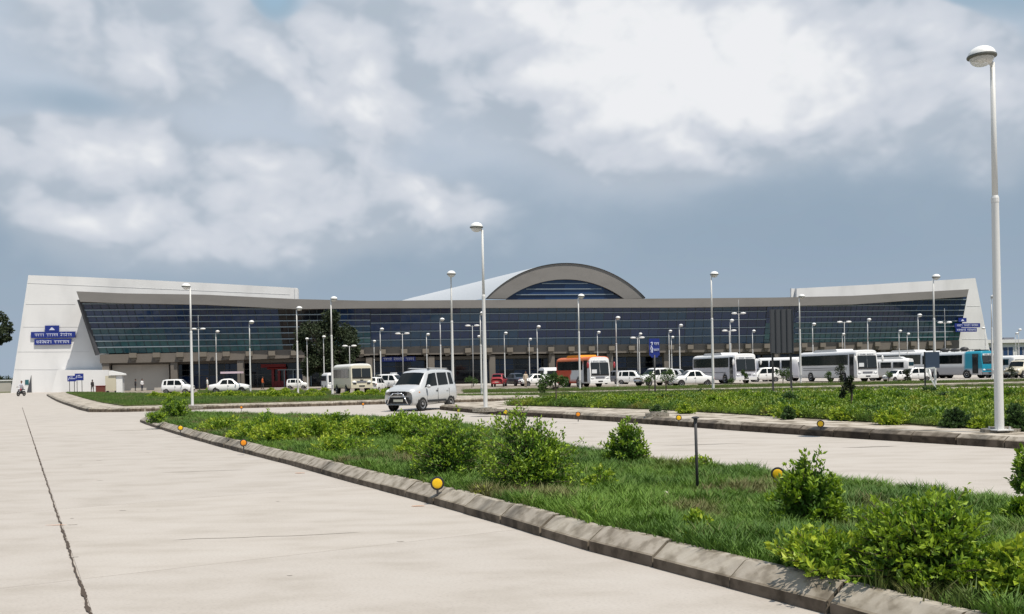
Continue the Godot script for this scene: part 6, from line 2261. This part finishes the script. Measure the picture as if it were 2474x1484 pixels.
# ---------------------------------------------------------------- small things
func make_small_things() -> void:
	# round yellow kerb reflectors: place, where they stand, faces turned to the traffic
	var proto: Node3D
	for q in [
		[Vector3(-0.94, 0.19, -11.14), "round yellow reflector on the near kerb before the middle bushes", 1.0, 0.0],
		[Vector3(3.15, 0.26, -10.87), "round yellow reflector in the grass left of the upright bush", 0.95, -25.0],
		[Vector3(-5.59, 0.19, -18.86), "round orange reflector on the near kerb by the hedge", 0.9, 15.0],
		[Vector3(-9.17, 0.19, -25.10), "round yellow reflector near the narrow end of the island", 0.9, 20.0],
		[Vector3(7.11, 0.21, -21.05), "round yellow reflector on the far kerb, right of the thin steel post", 1.0, -22.0],
		[Vector3(4.54, 0.21, -24.92), "round yellow reflector on the far kerb, just left of the thin steel post", 0.95, -12.0],
		[Vector3(2.01, 0.21, -28.04), "round yellow reflector on the far kerb below the orange coach", 0.95, -6.0],
		[Vector3(-0.24, 0.21, -30.67), "round yellow reflector on the far kerb right of the lamp plinth", 0.95, 0.0],
		[Vector3(-2.26, 0.00, -38.05), "round yellow reflector by the silver car's rear wheel", 0.9, 10.0],
		[Vector3(-1.97, 0.00, -40.94), "pale yellow reflector beyond the silver car's rear", 0.85, 10.0],
		[Vector3(-12.33, 0.20, -41.38), "small orange reflector on the left verge kerb", 0.85, 0.0],
		[Vector3(-7.02, 0.20, -42.73), "small orange reflector on the left verge kerb by the silver car", 0.85, 0.0],
	]:
		var t: Node3D
		if proto == null:
			t = thing("kerb_reflector", q[1], "reflector", q[0], q[3], "yellow reflectors along the kerbs")
			var st := begin()
			tube(st, Vector3(0, -0.16, -0.01), Vector3(0, 0.05, -0.01), 0.014, 0.014, 8)
			commit("stem", st, M.steel_dark, t)
			var b := Basis(Vector3.RIGHT, PI / 2)
			st = begin()
			lathe(st, Vector3(0, 0.075, -0.025), [[0.0, 0.0], [0.078, 0.0], [0.085, 0.008], [0.085, 0.03], [0.062, 0.034]], 20, b)
			commit("backing", st, M.dark_trim, t)
			st = begin(true)
			lathe(st, Vector3(0, 0.075, 0.0095), [[0.062, 0.0], [0.056, 0.004], [0.03, 0.006], [0.0, 0.007]], 20, b)
			commit("lens", st, M.yellow, t)
			proto = t
		else:
			t = dup(proto, "kerb_reflector", q[1], "reflector", q[0], q[3], "yellow reflectors along the kerbs", q[2])
		if "orange" in q[1]:
			(t.get_node("lens") as MeshInstance3D).material_override = M.orange

	# the thin steel post on the island
	var t := thing("steel_post", "thin dark steel post with a flat cap standing in the island grass", "post", Vector3(2.13, 0.15, -10.58))
	t.rotation_degrees.z = 0.6
	var st := begin(true)
	tube(st, Vector3.ZERO, Vector3(0, 0.86, 0), 0.018, 0.017, 10)
	commit("shaft", st, M.steel_dark, t)
	st = begin()
	lathe(st, Vector3(0, 0.86, 0), [[0.0, -0.02], [0.022, -0.02], [0.024, 0.015], [0.046, 0.02], [0.046, 0.032], [0.02, 0.042], [0.0, 0.044]], 12)
	commit("cap", st, M.steel_dark, t)

	# footings under lamps
	for q in [[Vector3(9.94, 0.20, -18.60), Vector3(0.86, 0.07, 0.5), "dark broken concrete footing under the nearest lamp", 12.0], [Vector3(-1.03, 0.20, -33.94), Vector3(0.85, 0.09, 0.6), "rough concrete plinth under the lamp right of the silver car", 5.0], [Vector3(-15.41, 0.20, -43.89), Vector3(0.9, 0.08, 0.6), "low concrete footing under the lamp at left", 0.0], [Vector3(4.33, 0.20, -27.32), Vector3(0.75, 0.11, 0.4), "dark stone block under the dry shrub", 3.0]]:
		st = begin()
		var s: Vector3 = q[1]
		var pts := []
		for i in 9:
			var a := TAU * i / 9.0
			pts.append(Vector2(cos(a) * s.x * 0.55, sin(a) * s.z * 0.55) * rng.randf_range(0.85, 1.1))
		mound(st, pts, -0.03, s.y)
		var inner := []
		for p in pts:
			inner.append(p * 0.6)
		mound(st, inner, s.y - 0.01, s.y + 0.035)
		var o := commit("footing", st, M.plinth)
		o.position = q[0]
		o.rotation_degrees.y = q[3]
		tag(o, q[2], "footing")

	# guard booth and the red box
	t = thing("guard_booth", "small cream guard booth with white roof on the grass at left", "booth", Vector3(-50.30, 0.00, -115.79), 12.0)
	st = begin()
	box(st, Vector3(-0.6, 1.25, 0), Vector3(1.25, 1.9, 1.2))
	commit("wall", st, M.cream_paint, t)
	st = begin()
	box(st, Vector3(0.42, 1.1, 0.0), Vector3(0.75, 2.2, 1.1))
	commit("side_panel", st, M.white_paint, t)
	st = begin()
	slab(st, [Vector2(-0.75, 2.25), Vector2(1.05, 2.25), Vector2(1.0, 2.45), Vector2(-0.6, 2.85), Vector2(-0.75, 2.8)], -0.75, 0.75)
	commit("roof", st, M.dome, t)
	st = begin()
	for x in [-1.1, -0.1]:
		box(st, Vector3(x, 0.15, 0), Vector3(0.12, 0.32, 1.0))
	commit("leg", st, M.steel_dark, t)
	t = thing("cabinet", "dark red cabinet on the grass just left of the guard booth", "cabinet", Vector3(-51.01, 0.00, -112.82), 10.0)
	plain_box(t, "case", Vector3(0, 0.5, 0), Vector3(1.0, 0.85, 0.6), M.brick_red)
	plain_box(t, "lid", Vector3(0, 0.96, 0), Vector3(1.1, 0.07, 0.7), M.kiosk_red)
	# pink canopy in front of the terminal
	t = thing("canopy", "pale pink flat canopy on thin posts behind the rounded white sedan", "canopy", Vector3(-42.29, 0.00, -137.50))
	plain_box(t, "sheet", Vector3(0, 2.45, 0), Vector3(3.0, 0.3, 1.6), M.pink_sheet)
	for x in [-1.3, 1.3]:
		plain_box(t, "leg", Vector3(x, 1.15, 0), Vector3(0.1, 2.3, 0.1), M.steel_dark)
	# litter
	for q in [[Vector3(1.72, 0.17, -10.28), "crumpled white scrap in the grass near the steel post", M.rock, 0.05], [Vector3(8.37, 0.00, -19.19), "small red scrap on the second carriageway by the far kerb", M.orange, 0.03], [Vector3(1.71, 0.17, -10.24), "second white scrap beside the first in the grass", M.rock, 0.04]]:
		st = begin()
		for i in 3:
			box(st, Vector3(rng.randf_range(-0.05, 0.05), float(q[3]) * 0.5, rng.randf_range(-0.03, 0.03)), Vector3(0.09, 0.02, 0.06) * (float(q[3]) / 0.05), Basis.from_euler(Vector3(rng.randf(), rng.randf() * 3.0, rng.randf())))
		var o := commit("litter", st, q[2])
		o.position = q[0]
		tag(o, q[1], "litter")
	# fallen yellow petals on the road
	for q in [[Vector2(-5.08, -10.12), "yellow paint mark across the road joint", 0.16, 0.012], [Vector2(-1.18, -11.05), "small yellow paint mark beside the near kerb", 0.1, 0.02], [Vector2(-3.55, -15.10), "faint yellow paint mark on the road under the near kerb", 0.1, 0.03]]:
		st = begin()
		var pts := []
		for i in 10:
			pts.append(Vector2(cos(TAU * i / 10.0) * q[2], sin(TAU * i / 10.0) * q[3]) * rng.randf_range(0.6, 1.1))
		sheet(st, pts, 0.007)
		var o := commit("paint_mark", st, M.amber)
		var pp: Vector2 = q[0]
		o.position = Vector3(pp.x, 0, pp.y)
		tag(o, q[1], "paint mark")
